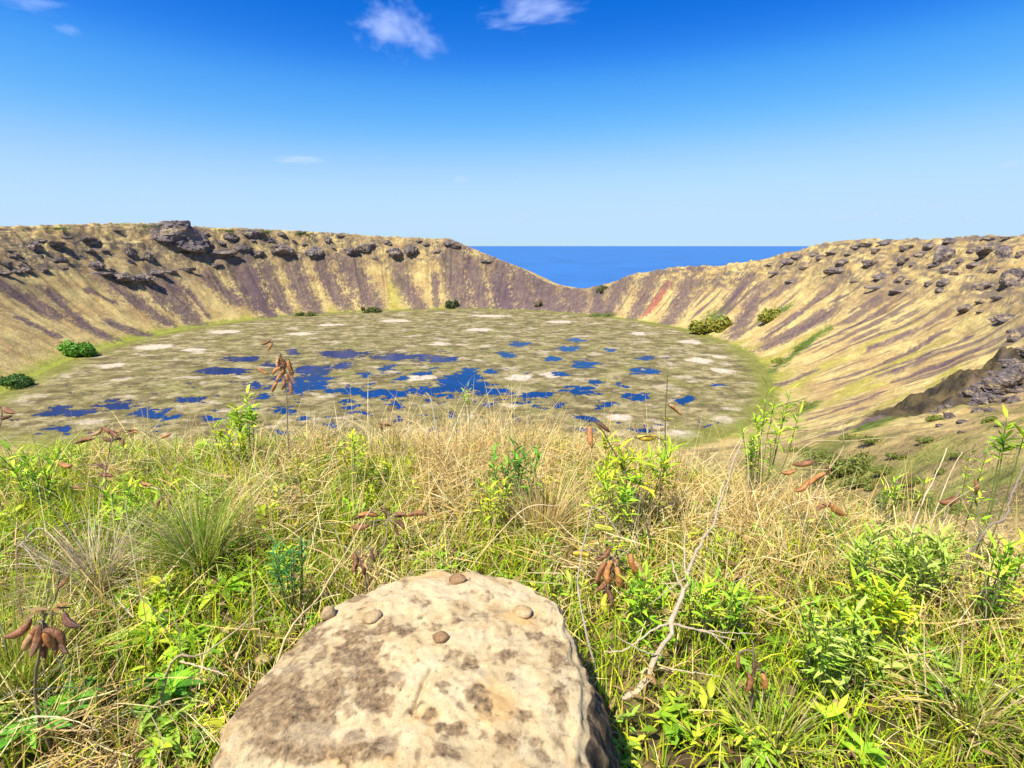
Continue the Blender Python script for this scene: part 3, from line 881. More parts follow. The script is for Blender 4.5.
# a shallow crack running across the top
ck = np.array([on_top(u, v)[:2] for u, v in [(413, 712), (418, 700), (424, 685), (432, 672)]])
dmin = np.full(len(VV), 9.0)
for a_, b_ in zip(ck[:-1], ck[1:]):
    ab = b_ - a_; t = np.clip(((VV[:, :2] - a_) @ ab) / (ab @ ab), 0, 1)
    dmin = np.minimum(dmin, np.linalg.norm(VV[:, :2] - a_ - t[:, None] * ab, axis=1))
VV[:, 2] -= top * .012 * np.exp(-(dmin / .006) ** 2)
Fq = [[k * NT + i, k * NT + (i + 1) % NT, (k + 1) * NT + (i + 1) % NT, (k + 1) * NT + i] for k in range(NP - 1) for i in range(NT)]
# lichen map: true stains of the stone (attribute r = brown crust, g = pale lichen, b = ochre)
RX, RY = VV[:, 0], VV[:, 1]
li = fbm(RX * 9, RY * 9, 5, 301); li2 = fbm(RX * 22, RY * 22, 4, 302); li3 = fbm(RX * 70, RY * 70, 3, 303)


def blotch(lst, soft=.4):
    m_ = np.zeros(len(VV))
    for u, v, w, h in lst:
        c = on_top(u, v)[:2]; a = abs(on_top(u + w, v)[0] - c[0]); b_ = abs(on_top(u, v - h)[1] - on_top(u, v + h)[1]) / 2
        q = np.sqrt(((RX - c[0]) / a) ** 2 + ((RY - c[1]) / b_) ** 2) + 1.5 * li + 1.1 * li2 + .5 * li3
        m_ = np.maximum(m_, 1 - sstep(1 - soft, 1 + soft * .3, q))
    return m_


crust = blotch([(300, 700, 60, 42), (325, 690, 55, 38), (290, 680, 36, 26), (350, 632, 22, 10), (385, 628, 16, 8), (404, 630, 12, 8), (368, 686, 36, 30), (300, 640, 40, 16), (285, 740, 60, 18), (375, 752, 26, 14), (350, 655, 30, 20), (456, 622, 8, 7), (476, 615, 14, 6), (425, 604, 8, 5), (487, 596, 4, 4), (504, 654, 14, 9),
                (470, 664, 10, 8), (476, 702, 16, 10), (430, 715, 7, 7), (452, 732, 12, 6), (520, 715, 9, 6), (508, 740, 20, 12), (560, 700, 12, 20), (535, 632, 9, 6), (358, 593, 8, 4), (358, 608, 8, 4), (376, 648, 7, 8), (442, 730, 6, 6), (556, 655, 9, 18), (440, 755, 16, 10), (540, 750, 14, 10), (260, 700, 20, 22), (310, 620, 14, 14)])
crust = np.maximum(crust, .75 * sstep(.20, .34, li2 + .35 * li)); crust = np.clip(crust - .5 * sstep(.12, .3, fbm(RX * 34, RY * 34, 4, 304)), 0, 1)
pale = blotch([(346, 672, 10, 9), (348, 690, 9, 8), (285, 667, 24, 6), (414, 676, 20, 14), (300, 600, 12, 8), (460, 590, 50, 12), (395, 600, 30, 12), (530, 748, 14, 14), (405, 740, 16, 16), (520, 680, 20, 20), (470, 640, 40, 10), (330, 732, 40, 10), (230, 740, 12, 14)])
och = blotch([(395, 755, 12, 22), (378, 605, 20, 8), (520, 612, 24, 8), (420, 720, 20, 20), (345, 750, 20, 14), (500, 700, 26, 22), (440, 572, 40, 5)], .7)
M_stone, nt, b = new_mat('weathered_basalt')
a_ = node(nt, 'ShaderNodeAttribute', attribute_name='col')
sep = node(nt, 'ShaderNodeSeparateColor'); nt.links.new(a_.outputs['Color'], sep.inputs[0])
nA = noise_node(nt, 14, 8, .7); nB = noise_node(nt, 90, 6, .7); nC = noise_node(nt, 260, 3, .6)
base = ramp(nt, nA.outputs['Fac'], [(.3, (.35, .24, .115)), (.48, (.50, .385, .21)), (.7, (.58, .48, .30))]).outputs[0]
spk = ramp(nt, nB.outputs['Fac'], [(.30, (.42, .39, .36)), (.42, (1, 1, 1)), (.7, (1.14, 1.12, 1.08))]).outputs[0]
spk2 = ramp(nt, nC.outputs['Fac'], [(.26, (.5, .47, .44)), (.38, (1, 1, 1))]).outputs[0]
brown = ramp(nt, nB.outputs['Fac'], [(.35, (.08, .052, .032)), (.5, (.185, .122, .066)), (.65, (.32, .22, .12))]).outputs[0]
c_ = mul(nt, base, (.55, .33, .12), 1.0, 'MIX'); nt.nodes[-1].inputs[0].default_value = 0
mx = nt.nodes[-1]; nt.links.new(sep.outputs[2], mx.inputs[0])
c_ = mul(nt, c_, brown, sep.outputs[0], 'MIX')
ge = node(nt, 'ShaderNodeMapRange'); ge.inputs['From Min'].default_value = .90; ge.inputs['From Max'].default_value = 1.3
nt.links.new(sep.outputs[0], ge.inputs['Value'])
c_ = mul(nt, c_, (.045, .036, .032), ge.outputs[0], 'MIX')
c_ = mul(nt, c_, (.57, .47, .30), sep.outputs[1], 'MIX')
c_ = mul(nt, c_, spk); c_ = mul(nt, c_, spk2)
nt.links.new(c_, b.inputs['Base Color']); b.inputs['Roughness'].default_value = .93; b.inputs['Specular IOR Level'].default_value = .15
nD = noise_node(nt, 85, 12, .78); bump(nt, b, nD.outputs['Fac'], .6, .010)
lich = np.stack([np.clip(crust * .9, 0, 1), pale * .55 * (1 - crust * .5), och * .6], 1)
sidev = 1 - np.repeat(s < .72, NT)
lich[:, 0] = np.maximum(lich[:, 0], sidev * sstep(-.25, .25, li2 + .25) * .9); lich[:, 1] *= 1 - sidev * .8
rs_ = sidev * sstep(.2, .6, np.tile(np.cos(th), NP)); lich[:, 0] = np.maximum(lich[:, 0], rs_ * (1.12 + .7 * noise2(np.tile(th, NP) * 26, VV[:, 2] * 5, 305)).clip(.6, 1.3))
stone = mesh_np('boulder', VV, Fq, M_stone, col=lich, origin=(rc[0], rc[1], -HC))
tag(stone, 'big flat topped tan and brown boulder with lichen, set in the grass at the front', 'boulder')

M_peb = rock_mat('pebble_stone', [(.3, (.24, .16, .08)), (.5, (.46, .33, .17)), (.7, (.60, .47, .28))], 30, 120, .9, .006)
M_peb2 = rock_mat('brown_pebble_stone', [(.3, (.14, .08, .04)), (.5, (.30, .18, .09)), (.7, (.42, .28, .16))], 40, 120, .9, .006)


def stone_top(x, y):
    d2 = (VV[:, 0] - x) ** 2 + (VV[:, 1] - y) ** 2 + (~top) * 9
    return float(VV[np.argmin(d2), 2])


def pebble(u, v, w, h, ang, mat, label, ground=False, group='pebbles left on the boulder'):
    p = on_top(u, v + 3) if not ground else on_top(u, v, -HC + .03)
    dep = p @ FWD; a = w / FPX * dep * .44; hh = h / FPX * dep * .36
    sd_ = u * .37
    V_ = []
    for q in IV3:
        p_ = Vector(q); f_ = 1 + .20 * mnoise.noise(p_ * 1.2 + Vector((sd_, 0, 0))) + .10 * mnoise.noise(p_ * 3 + Vector((sd_, 1, 0))) + .04 * mnoise.noise(p_ * 8)
        V_.append((p_.x * f_ * a, p_.y * f_ * a * .75, max(p_.z * f_ * hh, -hh * .8)))
    z0 = gz1(p[0], p[1]) + .02 if ground else stone_top(p[0], p[1])
    o = mesh_np('pebble', V_, IF3, mat)
    o.location = (float(p[0]), float(p[1]), z0 + hh * .55); o.rotation_euler = (0, 0, math.radians(ang))
    tag(o, label, 'pebble', group)


pebble(328, 608, 18, 20, 60, M_peb, 'pale tan pebble at the left rim of the boulder top')
pebble(372, 615, 22, 14, 30, M_peb, 'flat tan pebble right of the pale one, near the boulder\'s left rim')
pebble(441, 640, 18, 15, 10, M_peb2, 'dark brown pebble near the middle of the boulder top')
pebble(457, 576, 19, 13, 0, M_peb2, 'reddish brown pebble on the boulder\'s far edge')
pebble(523, 607, 22, 14, -15, M_peb, 'tan pebble near the boulder\'s right rim')
pebble(263, 655, 20, 16, 20, M_peb, 'ochre stone in the grass left of the boulder', True, 'loose stones in the grass')

# ------------------------------------------------------------------ foreground grass and undergrowth
def field(n, r0=.62, r1=4.3, a0=-56, a1=56):
    a = np.radians(rng.uniform(a0, a1, n)); r = np.sqrt(rng.uniform(r0 * r0, r1 * r1, n))
    x, y = np.sin(a) * r, np.cos(a) * r
    # keep out of the boulder
    q = np.hypot(x - rc[0], y - rc[1]); aa_ = np.arctan2(y - rc[1], x - rc[0])
    lim = np.interp(aa_, th, rad0) * 1.04 + .01
    lip = 2.95 - np.maximum(x - .35, 0) * .72 - np.maximum(-x - 1.5, 0) * .10
    ok = (q > lim) & (y < lip + .55) & (y > -.1)
    return x[ok], y[ok]


def dryness(x, y):
    """1 = straw, 0 = green; the crown of the verge is driest"""
    lip = 2.95 - np.maximum(x - .35, 0) * .72
    v = .40 + .62 * fbm(x / .55, y / .55, 3, 401) + .25 * fbm(x / .16, y / .16, 2, 402)
    v = v + .28 * np.exp(-((lip - y) / .8) ** 2) * np.exp(-((x - .1) / 1.2) ** 2) + .12 * np.exp(-((x - 1.2) / .7) ** 2) - .16 * sstep(-.6, -1.6, x)
    v = v - .26 * sstep(2.0, 1.2, y) * (x > .2) + .12 * (fbm(x / .35, y / .35, 2, 403) > .12) * (x < -.2)
    return v


STRAW = np.array([[.82, .64, .25], [.76, .55, .18], [.86, .70, .36], [.54, .35, .12], [.78, .54, .24], [.72, .60, .34]])
GRASS = np.array([[.42, .56, .025], [.58, .66, .03], [.24, .42, .02], [.70, .68, .05], [.34, .54, .03]])


def pick(pal, n, j=.2):
    c = pal[rng.integers(0, len(pal), n)]
    return np.clip(c * rng.uniform(1 - j, 1 + j, (n, 1)) * rng.uniform(.94, 1.06, (n, 3)), 0, .9)


def short_front(x, y):
    """turf is lower round the boulder and close to the camera"""
    q = np.hypot(x - rc[0], y - rc[1])
    return lerp(.45, 1.0, sstep(.8, 2.0, np.hypot(x, y)))


# dry straw: leaning and lying blades
x, y = field(84000); dr = dryness(x, y); k = rng.random(len(x)) < sstep(.22, .75, dr) * .95 + .05
x, y = x[k], y[k]; n = len(x); sf = short_front(x, y)
clump = rng.random(n) * 0 + 2 * np.pi * (fbm(x / .22, y / .22, 2, 411) * 1.2)
ang = clump + rng.normal(0, 1.1, n)
lie = rng.random(n) < .5
zb = gz(x, y) + np.where(lie, rng.uniform(.0, .15, n) * sf, -.01)
a0 = np.where(lie, rng.uniform(.9, 1.75, n), np.abs(rng.normal(0.15, .4, n)))
bend = np.where(lie, rng.normal(.1, .5, n), rng.uniform(.1, 1.6, n))
L = np.where(lie, rng.uniform(.08, .28, n), rng.uniform(.10, .30, n)) * sf
W = rng.uniform(.0018, .0050, n)
cst = pick(STRAW, n, .28)
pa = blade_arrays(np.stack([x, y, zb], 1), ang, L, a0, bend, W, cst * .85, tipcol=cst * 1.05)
# a few tall thin culms on the crown of the verge
x, y = field(11000, 1.5, 3.9); k = rng.random(len(x)) < sstep(.45, .9, dryness(x, y)) * .6
x, y = x[k], y[k]; n = len(x)
c = pick(STRAW, n, .2)
pb = blade_arrays(np.stack([x, y, gz(x, y)], 1), rng.uniform(0, 6.28, n), rng.uniform(.22, .46, n), np.abs(rng.normal(.1, .25, n)), rng.uniform(.1, 1.4, n), rng.uniform(.0014, .0024, n), c)
# mounds of taller bleached stems along the lip of the verge
x, y = field(19000, 1.7, 3.9)
lip = 2.95 - np.maximum(x - .35, 0) * .72 - np.maximum(-x - 1.5, 0) * .10
mound = sstep(-.05, .45, fbm(x / .33, y / .33, 3, 431) + .25 * np.exp(-((x + .35) / .6) ** 2) + .2 * np.exp(-((x - 1.25) / .35) ** 2))
k = (rng.random(len(x)) < mound * np.exp(-((y - lip + .12) / .38) ** 2) * .8)
x, y, mound = x[k], y[k], mound[k]; n = len(x); c = pick(STRAW, n, .25)
pc = blade_arrays(np.stack([x, y, gz(x, y) + rng.uniform(0, .10, n)], 1), rng.uniform(0, 6.28, n), rng.uniform(.16, .44, n) * (.6 + .5 * mound) * (1 + .30 * np.exp(-((x + .2) / .7) ** 2)), np.abs(rng.normal(.35, .45, n)), rng.uniform(.1, 1.8, n), rng.uniform(.002, .0048, n), c)
x, y = field(2600, 1.6, 3.7); k = rng.random(len(x)) < .28
x, y = x[k], y[k]; n = len(x); c = pick(STRAW, n, .15) * .95
pd = blade_arrays(np.stack([x, y, gz(x, y)], 1), rng.uniform(0, 6.28, n), rng.uniform(.30, .56, n), np.abs(rng.normal(.2, .3, n)), rng.normal(.1, .4, n), rng.uniform(.003, .005, n), c)
v_, f_, c_ = join([pa, pb, pc, pd])
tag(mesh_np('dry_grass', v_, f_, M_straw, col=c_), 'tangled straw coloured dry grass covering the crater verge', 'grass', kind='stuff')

x, y = field(70000); dr = dryness(x, y); k = rng.random(len(x)) > sstep(.25, .85, dr) * .9
x, y = x[k], y[k]; n = len(x); sf = short_front(x, y)
c = pick(GRASS, n, .25)
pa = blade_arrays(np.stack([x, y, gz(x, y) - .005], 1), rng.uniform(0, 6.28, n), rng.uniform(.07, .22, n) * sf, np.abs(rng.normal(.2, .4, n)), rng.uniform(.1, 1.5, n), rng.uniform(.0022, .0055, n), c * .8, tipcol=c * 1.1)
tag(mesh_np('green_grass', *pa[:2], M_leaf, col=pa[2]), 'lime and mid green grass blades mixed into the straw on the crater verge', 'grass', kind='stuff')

# low leafy weeds between the grass
x, y = field(8000); dr = dryness(x, y); wn = fbm(x / .3, y / .3, 3, 421)
k = (rng.random(len(x)) < sstep(-.05, .35, wn) * (1 - .7 * sstep(.5, .9, dr)) + .04)
x, y = x[k], y[k]; m_ = len(x); per = 9
P0 = np.repeat(np.stack([x, y, gz(x, y)], 1), per, 0); n = len(P0)
hgt = np.repeat(rng.uniform(.03, .15, m_) * short_front(x, y), per) * rng.uniform(.3, 1, n)
an = rng.uniform(0, 6.28, n)
P0 = P0 + np.stack([rng.normal(0, .012, n), rng.normal(0, .012, n), hgt], 1)
D = np.stack([np.cos(an), np.sin(an), rng.uniform(-.1, .9, n)], 1)
base_c = pick(np.array([[.28, .48, .028], [.42, .56, .035], [.17, .34, .025], [.54, .60, .05], [.32, .46, .06]]), m_, .2)
c = np.repeat(base_c, per, 0) * rng.uniform(.8, 1.2, (n, 1))
L = np.repeat(rng.uniform(.025, .06, m_), per) * rng.uniform(.7, 1.2, n)
pa = leaf_arrays(P0, D, np.tile([0, 0, 1.0], (n, 1)), L, L * np.repeat(rng.uniform(.2, .42, m_), per), rng.uniform(0, .35, n), c)
tag(mesh_np('weeds', *pa[:2], M_leaf, col=pa[2]), 'small leafy green weeds growing low between the grass', 'weeds', kind='stuff')

# litter: brown crumbs of leaf on the soil
x, y = field(9000); n = len(x); an = rng.uniform(0, 6.28, n)
c = pick(np.array([[.20, .12, .06], [.30, .19, .09], [.14, .085, .05], [.40, .28, .14]]), n, .25)
L = rng.uniform(.012, .045, n)
pa = leaf_arrays(np.stack([x, y, gz(x, y) + rng.uniform(0, .10, n) * short_front(x, y)], 1), np.stack([np.cos(an), np.sin(an), rng.uniform(-.4, .4, n)], 1), rng.normal(0, .5, (n, 3)) + np.array([0, 0, 1]), L, L * rng.uniform(.2, .6, n), rng.uniform(-.4, .6, n), c)
tag(mesh_np('leaf_litter', *pa[:2], M_straw, col=pa[2]), 'brown withered leaf litter caught in the grass', 'leaf litter', kind='stuff')


# ------------------------------------------------------------------ foreground plants one by one
def ground_depth(u, v, hgt=0.0):
    """depth at which the ray meets the level verge raised by hgt"""
    r = ray(u, v); return (-HC + hgt) / r[2]


def leafy_plant(u, v, d, wpx, hpx, pal, label, nst=7, per=16, ll=.05, lw=.22, name='leafy_shrub', cat='shrub', group=None, spread=1.0, stemcol=(.16, .19, .05)):
    """a clump whose leafy top is centred at the given place, rooted in the ground below it"""
    c0 = at(u, v, d); bx, by = c0[0], c0[1]
    hw, hh = wpx / FPX * d * .5, hpx / FPX * d * .5
    zb = gz1(bx, by) - .01
    root = empty(name, (bx, by, zb))
    st, P_, D_, C_ = [], [], [], []
    for i in range(nst):
        tip = np.array([rng.uniform(-1, 1) * hw * .8, rng.uniform(-.7, .7) * hw * .7, c0[2] - zb + rng.uniform(-.35, .85) * hh])
        b0 = np.array([tip[0] * .25, tip[1] * .25, 0]); tip = tip + np.array([rng.normal(0, .22 * hw), 0, rng.normal(0, .2 * hh)]) * (name == 'leafy_sprig')
        midp = b0 * .45 + tip * .55 + np.array([rng.normal(0, .1 * hw), rng.normal(0, .1 * hw), 0])
        path = smooth_path([b0, midp, tip], 12)
        st.append(tube_arrays(path, np.linspace(.0032, .0012, len(path)), stemcol, 5))
        ztop = max(tip[2], .03); zlow = max(c0[2] - zb - (1.0 if name == 'leafy_sprig' else 1.6) * hh, .01)
        t0 = np.clip(zlow / ztop, .05, .85 if name == 'leafy_sprig' else .6)
        for j in range(per):
            t = t0 + (1 - t0) * (j / (per - 1)) ** .8
            q = path[min(int(t * (len(path) - 1)), len(path) - 1)]
            ph_ = j * 2.4 + i
            up_ = .25 + .9 * (t - t0) / (1 - t0 + 1e-3)
            D_.append([math.cos(ph_), math.sin(ph_), up_ + rng.normal(0, .25)]); P_.append(q + rng.normal(0, .002, 3))
    P_ = np.array(P_); D_ = np.array(D_); n = len(P_)
    c = pick(pal, n, .22)
    L = rng.uniform(.65, 1.2, n) * ll
    la = leaf_arrays(P_, D_, np.tile([0, 0, 1.0], (n, 1)) + rng.normal(0, .2, (n, 3)), L, L * lw * rng.uniform(.8, 1.2, n), rng.uniform(-.05, .35, n), c)
    v_, f_, cc = join(st)
    mesh_np('stem', v_, f_, M_stem, root, col=cc)
    mesh_np('foliage', *la[:2], M_leaf, root, col=la[2])
    tag(root, label, cat, group)
    return root


BRIGHT = np.array([[.32, .54, .03], [.46, .62, .04], [.22, .42, .03], [.56, .66, .06]])
YGREEN = np.array([[.54, .62, .03], [.42, .58, .03], [.64, .62, .04], [.30, .48, .03]])
DEEP = np.array([[.11, .32, .03], [.17, .42, .03], [.26, .52, .04], [.07, .21, .02]])
SILVER = np.array([[.46, .56, .10], [.38, .54, .05], [.54, .62, .16], [.30, .46, .04]])
G1 = 'leafy shrubs on the crater verge'
leafy_plant(243, 408, 2.95, 40, 56, BRIGHT, 'upright lime green sprig rising against the marsh left of the big pool', 6, 18, .065, .34, 'leafy_sprig', 'sprig', G1)
leafy_plant(228, 432, 2.9, 60, 36, YGREEN, 'yellow green leafy clump on the verge crest under the upright sprig', 7, 12, .05, .34, 'leafy_shrub', 'shrub', G1)
leafy_plant(468, 392, 3.2, 16, 22, BRIGHT, 'tiny green sprig standing in front of the pointed pool', 2, 12, .04, .25, 'leafy_sprig', 'sprig', G1)
leafy_plant(772, 410, 2.6, 54, 60, BRIGHT, 'feathery bright green sprig rising over the verge at the lake\'s right shore', 7, 18, .066, .17, 'leafy_sprig', 'sprig', G1)
leafy_plant(760, 440, 2.6, 44, 40, BRIGHT, 'feathery green clump just below the tall sprig at the lake\'s right shore', 7, 20, .05, .18, 'leafy_shrub', 'shrub', G1)
leafy_plant(514, 462, 2.35, 64, 50, DEEP, 'dense dark and bright green bush in the straw above the boulder', 10, 16, .06, .22, 'leafy_shrub', 'shrub', G1)
leafy_plant(492, 492, 2.2, 40, 30, YGREEN, 'small yellow green clump just under the dense dark bush', 6, 12, .045, .25, 'leafy_shrub', 'shrub', G1)
leafy_plant(630, 458, 2.3, 96, 44, YGREEN, 'wide yellow green shrub with long narrow leaves right of the verge crest', 12, 14, .085, .17, 'leafy_shrub', 'shrub', G1)
leafy_plant(610, 490, 2.15, 60, 36, BRIGHT, 'green narrow leaved clump under the wide yellow green shrub', 7, 12, .06, .2, 'leafy_shrub', 'shrub', G1)
leafy_plant(888, 548, 1.75, 108, 66, SILVER, 'large pale green shrub of radiating narrow leaves at the right', 16, 20, .06, .17, 'leafy_shrub', 'shrub', G1)
leafy_plant(935, 545, 1.75, 54, 40, SILVER, 'star shaped pale green tuft right of the large pale shrub', 6, 16, .075, .16, 'leafy_shrub', 'shrub', G1)
leafy_plant(905, 482, 2.25, 50, 44, BRIGHT, 'thin green sprig against the tan slope at right', 4, 14, .045, .2, 'leafy_sprig', 'sprig', G1)
leafy_plant(840, 630, 1.40, 84, 70, SILVER, 'grey green shrub below the large pale shrub, dusty leaved', 12, 16, .052, .2, 'leafy_shrub', 'shrub', G1)
leafy_plant(880, 600, 1.55, 80, 46, YGREEN, 'lime leaved clump between the two pale shrubs at right', 9, 14, .07, .2, 'leafy_shrub', 'shrub', G1)
leafy_plant(1012, 432, 1.9, 40, 40, BRIGHT, 'green leaf star cut by the right edge of the photo', 4, 12, .06, .22, 'leafy_sprig', 'sprig', G1)
leafy_plant(975, 478, 2.2, 22, 70, BRIGHT, 'slender leafy stalk at the right in front of the tan slope', 2, 16, .04, .25, 'leafy_sprig', 'sprig', G1)
leafy_plant(286, 556, 1.75, 48, 42, np.array([[.06, .24, .06], [.10, .32, .08], [.08, .20, .05]]), 'bluish green feathery tuft up and left of the boulder', 9, 18, .045, .12, 'leafy_shrub', 'shrub', G1)
leafy_plant(345, 445, 2.6, 60, 30, YGREEN, 'yellow green clump in the straw crest above the brown pods', 7, 12, .05, .26, 'leafy_shrub', 'shrub', G1)
leafy_plant(30, 465, 2.5, 70, 40, BRIGHT, 'bright green clump at the left end of the verge crest', 9, 12, .06, .26, 'leafy_shrub', 'shrub', G1)
leafy_plant(120, 500, 2.2, 80, 40, BRIGHT, 'bright green clump on the left verge left of the tussock', 9, 12, .055, .26, 'leafy_shrub', 'shrub', G1)
leafy_plant(720, 590, 1.6, 80, 46, BRIGHT, 'green leafy clump right of the dead white branch', 9, 12, .055, .2, 'leafy_shrub', 'shrub', G1)
leafy_plant(640, 590, 1.65, 50, 40, BRIGHT, 'green clump behind the dead white branch near the pod bunch', 7, 12, .05, .22, 'leafy_shrub', 'shrub', G1)
leafy_plant(1000, 560, 1.6, 50, 50, BRIGHT, 'deep green leafy clump at the right edge under the dark twig', 7, 12, .06, .18, 'leafy_shrub', 'shrub', G1)


def tussock(u, v, hpx, n, pal, label, lean=.5, W_=(.002, .0042), name='grass_tussock', mat=None, up=.5):
    d = ground_depth(u, v); c0 = at(u, v, d); z = gz1(c0[0], c0[1])
    r = .05; L0 = hpx / FPX * d * 1.15
    a = rng.uniform(0, 6.28, n); rr_ = r * np.sqrt(rng.random(n))
    P_ = np.stack([np.cos(a) * rr_, np.sin(a) * rr_, np.full(n, -.01)], 1)
    c = pick(pal, n, .25)
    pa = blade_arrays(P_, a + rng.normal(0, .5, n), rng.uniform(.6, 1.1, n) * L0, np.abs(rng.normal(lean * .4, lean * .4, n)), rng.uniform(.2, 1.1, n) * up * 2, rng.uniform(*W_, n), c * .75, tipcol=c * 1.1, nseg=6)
    o = mesh_np(name, *pa[:2], mat or M_leaf, col=pa[2]); o.location = (float(c0[0]), float(c0[1]), z)
    tag(o, label, 'grass tussock')


tussock(205, 575, 92, 460, np.array([[.34, .48, .05], [.22, .38, .03], [.48, .52, .10], [.70, .56, .26]]), 'green upright grass tussock with straw edges on the left verge', .8, (.003, .006))
tussock(100, 590, 90, 520, np.array([[.62, .50, .34], [.72, .58, .40], [.44, .34, .22]]), 'grey straw tussock fallen over on the left, left of the green tussock', 1.4, mat=M_straw, up=.9)
tussock(20, 700, 120, 260, np.array([[.38, .44, .05], [.50, .46, .08], [.25, .34, .04]]), 'yellow green grass tussock at the left edge under the pod cluster', .8, (.003, .006))
tussock(960, 735, 80, 240, np.array([[.46, .40, .10], [.56, .44, .20], [.28, .34, .05]]), 'straw and green grass tussock at the lower right corner', 1.3, (.003, .006), up=.9)
tussock(770, 750, 70, 200, np.array([[.28, .38, .04], [.40, .42, .06], [.55, .44, .2]]), 'lime grass tussock below the hanging pods right of the boulder', 1.0, (.0025, .005))
tussock(795, 500, 70, 420, STRAW, 'pale straw tussock drooping on the right verge crest', 1.2, mat=M_straw, up=1.0)
tussock(545, 540, 90, 360, STRAW, 'straw tussock behind the right corner of the boulder', .9, mat=M_straw)


def rosette(u, v, wpx, n, pal, label, lw=.36):
    d = ground_depth(u, v); c0 = at(u, v, d); z = gz1(c0[0], c0[1])
    R_ = wpx / FPX * d * .5
    a = np.arange(n) * 2.4 + rng.normal(0, .2, n)
    L = rng.uniform(.6, 1.05, n) * R_
    P_ = np.stack([np.cos(a) * .006, np.sin(a) * .006, np.full(n, .055)], 1)
    D_ = np.stack([np.cos(a), np.sin(a), rng.uniform(.25, .95, n)], 1)
    pa = leaf_arrays(P_, D_, np.tile([0, 0, 1.0], (n, 1)), L, L * lw, rng.uniform(.2, .6, n), pick(pal, n, .2), .22, (.18, .55, .85, 1.0, .85, .5, .05))
    o = mesh_np('leaf_rosette', *pa[:2], M_leaf, col=pa[2]); o.location = (float(c0[0]), float(c0[1]), z)
    tag(o, label, 'weed', 'broad leaved rosettes')


rosette(75, 712, 70, 13, DEEP * 1.2, 'broad leaved dark green rosette low at left under the pod cluster', .42)
rosette(30, 750, 80, 11, DEEP * 1.3, 'broad leaved rosette cut by the lower left edge', .42)
rosette(172, 690, 70, 14, DEEP * 1.3, 'dark broad leaved rosette left of the boulder\'s flank', .38)
rosette(150, 640, 84, 15, BRIGHT, 'bright green long leaved rosette beneath the dry twig at left', .28)
rosette(185, 650, 64, 12, BRIGHT, 'bright rosette touching the dry twig at left', .3)
rosette(225, 600, 60, 12, BRIGHT, 'small rosette under the green tussock', .3)
rosette(915, 690, 90, 14, SILVER, 'pale long leaved rosette at the lower right', .24)

# pods
POD_PAL = {'brown': (.29, .12, .045), 'dark': (.15, .06, .03), 'orange': (.50, .21, .06), 'tan': (.55, .31, .13), 'yellow': (.66, .44, .035), 'lime': (.56, .54, .04)}
POD_DATA = {}


def pod_mesh(kind):
    """inflated seed pod along -Z from its stalk, seam groove down one side, a little beak"""
    for k in range(3):
        n, m = 18, 14
        z = np.linspace(0, 1, n)
        r = .132 * np.sin(np.pi * np.clip(z * .93 + .07, 0, 1)) ** .52 * (1 + .04 * np.sin(z * 26 + k))
        r[0] = .03; r[-1] = .012; r[-2] *= .55
        bendx = (.34 + .14 * k) * (z - .5) ** 2
        th_ = np.linspace(0, 2 * np.pi, m + 1)[:-1]
        V = np.zeros((n, m, 3))
        g = 1 - .22 * np.exp(-((np.angle(np.exp(1j * th_))) / .28) ** 2)
        V[..., 0] = bendx[:, None] + r[:, None] * np.cos(th_) * g; V[..., 1] = r[:, None] * np.sin(th_) * .92; V[..., 2] = -(z[:, None] * .9 + .1)
        F = [[a * m + i, (a + 1) * m + i, (a + 1) * m + (i + 1) % m, a * m + (i + 1) % m] for a in range(n - 1) for i in range(m)]
        c = np.array(POD_PAL[kind])[None, None] * (1 + .18 * np.sin(z * 9 + k * 2))[:, None, None] * np.ones((n, m, 1))
        c = c * (1 - .45 * np.exp(-((np.angle(np.exp(1j * th_))) / .22) ** 2))[None, :, None]
        st = tube_arrays([[bendx[0], 0, 0], [bendx[0], 0, -.06], [bendx[0], 0, -.13]], [.018, .02, .045], (.12, .08, .04), 6)
        V, F, c = join([(V.reshape(-1, 3), np.array(F), c.reshape(-1, 3)), st])
        o = mesh_np('pod', V, F, M_pod, col=c); POD_DATA[kind, k] = o.data; bpy.data.objects.remove(o)


M_pod = attr_mat('seed_pod', .38, [(9, .6, 1.25), (30, .85, 1.1)], (25, .35, .05), spec=.5)
for kd in POD_PAL: pod_mesh(kd)
GP = 'rattlepod plants on the crater verge'


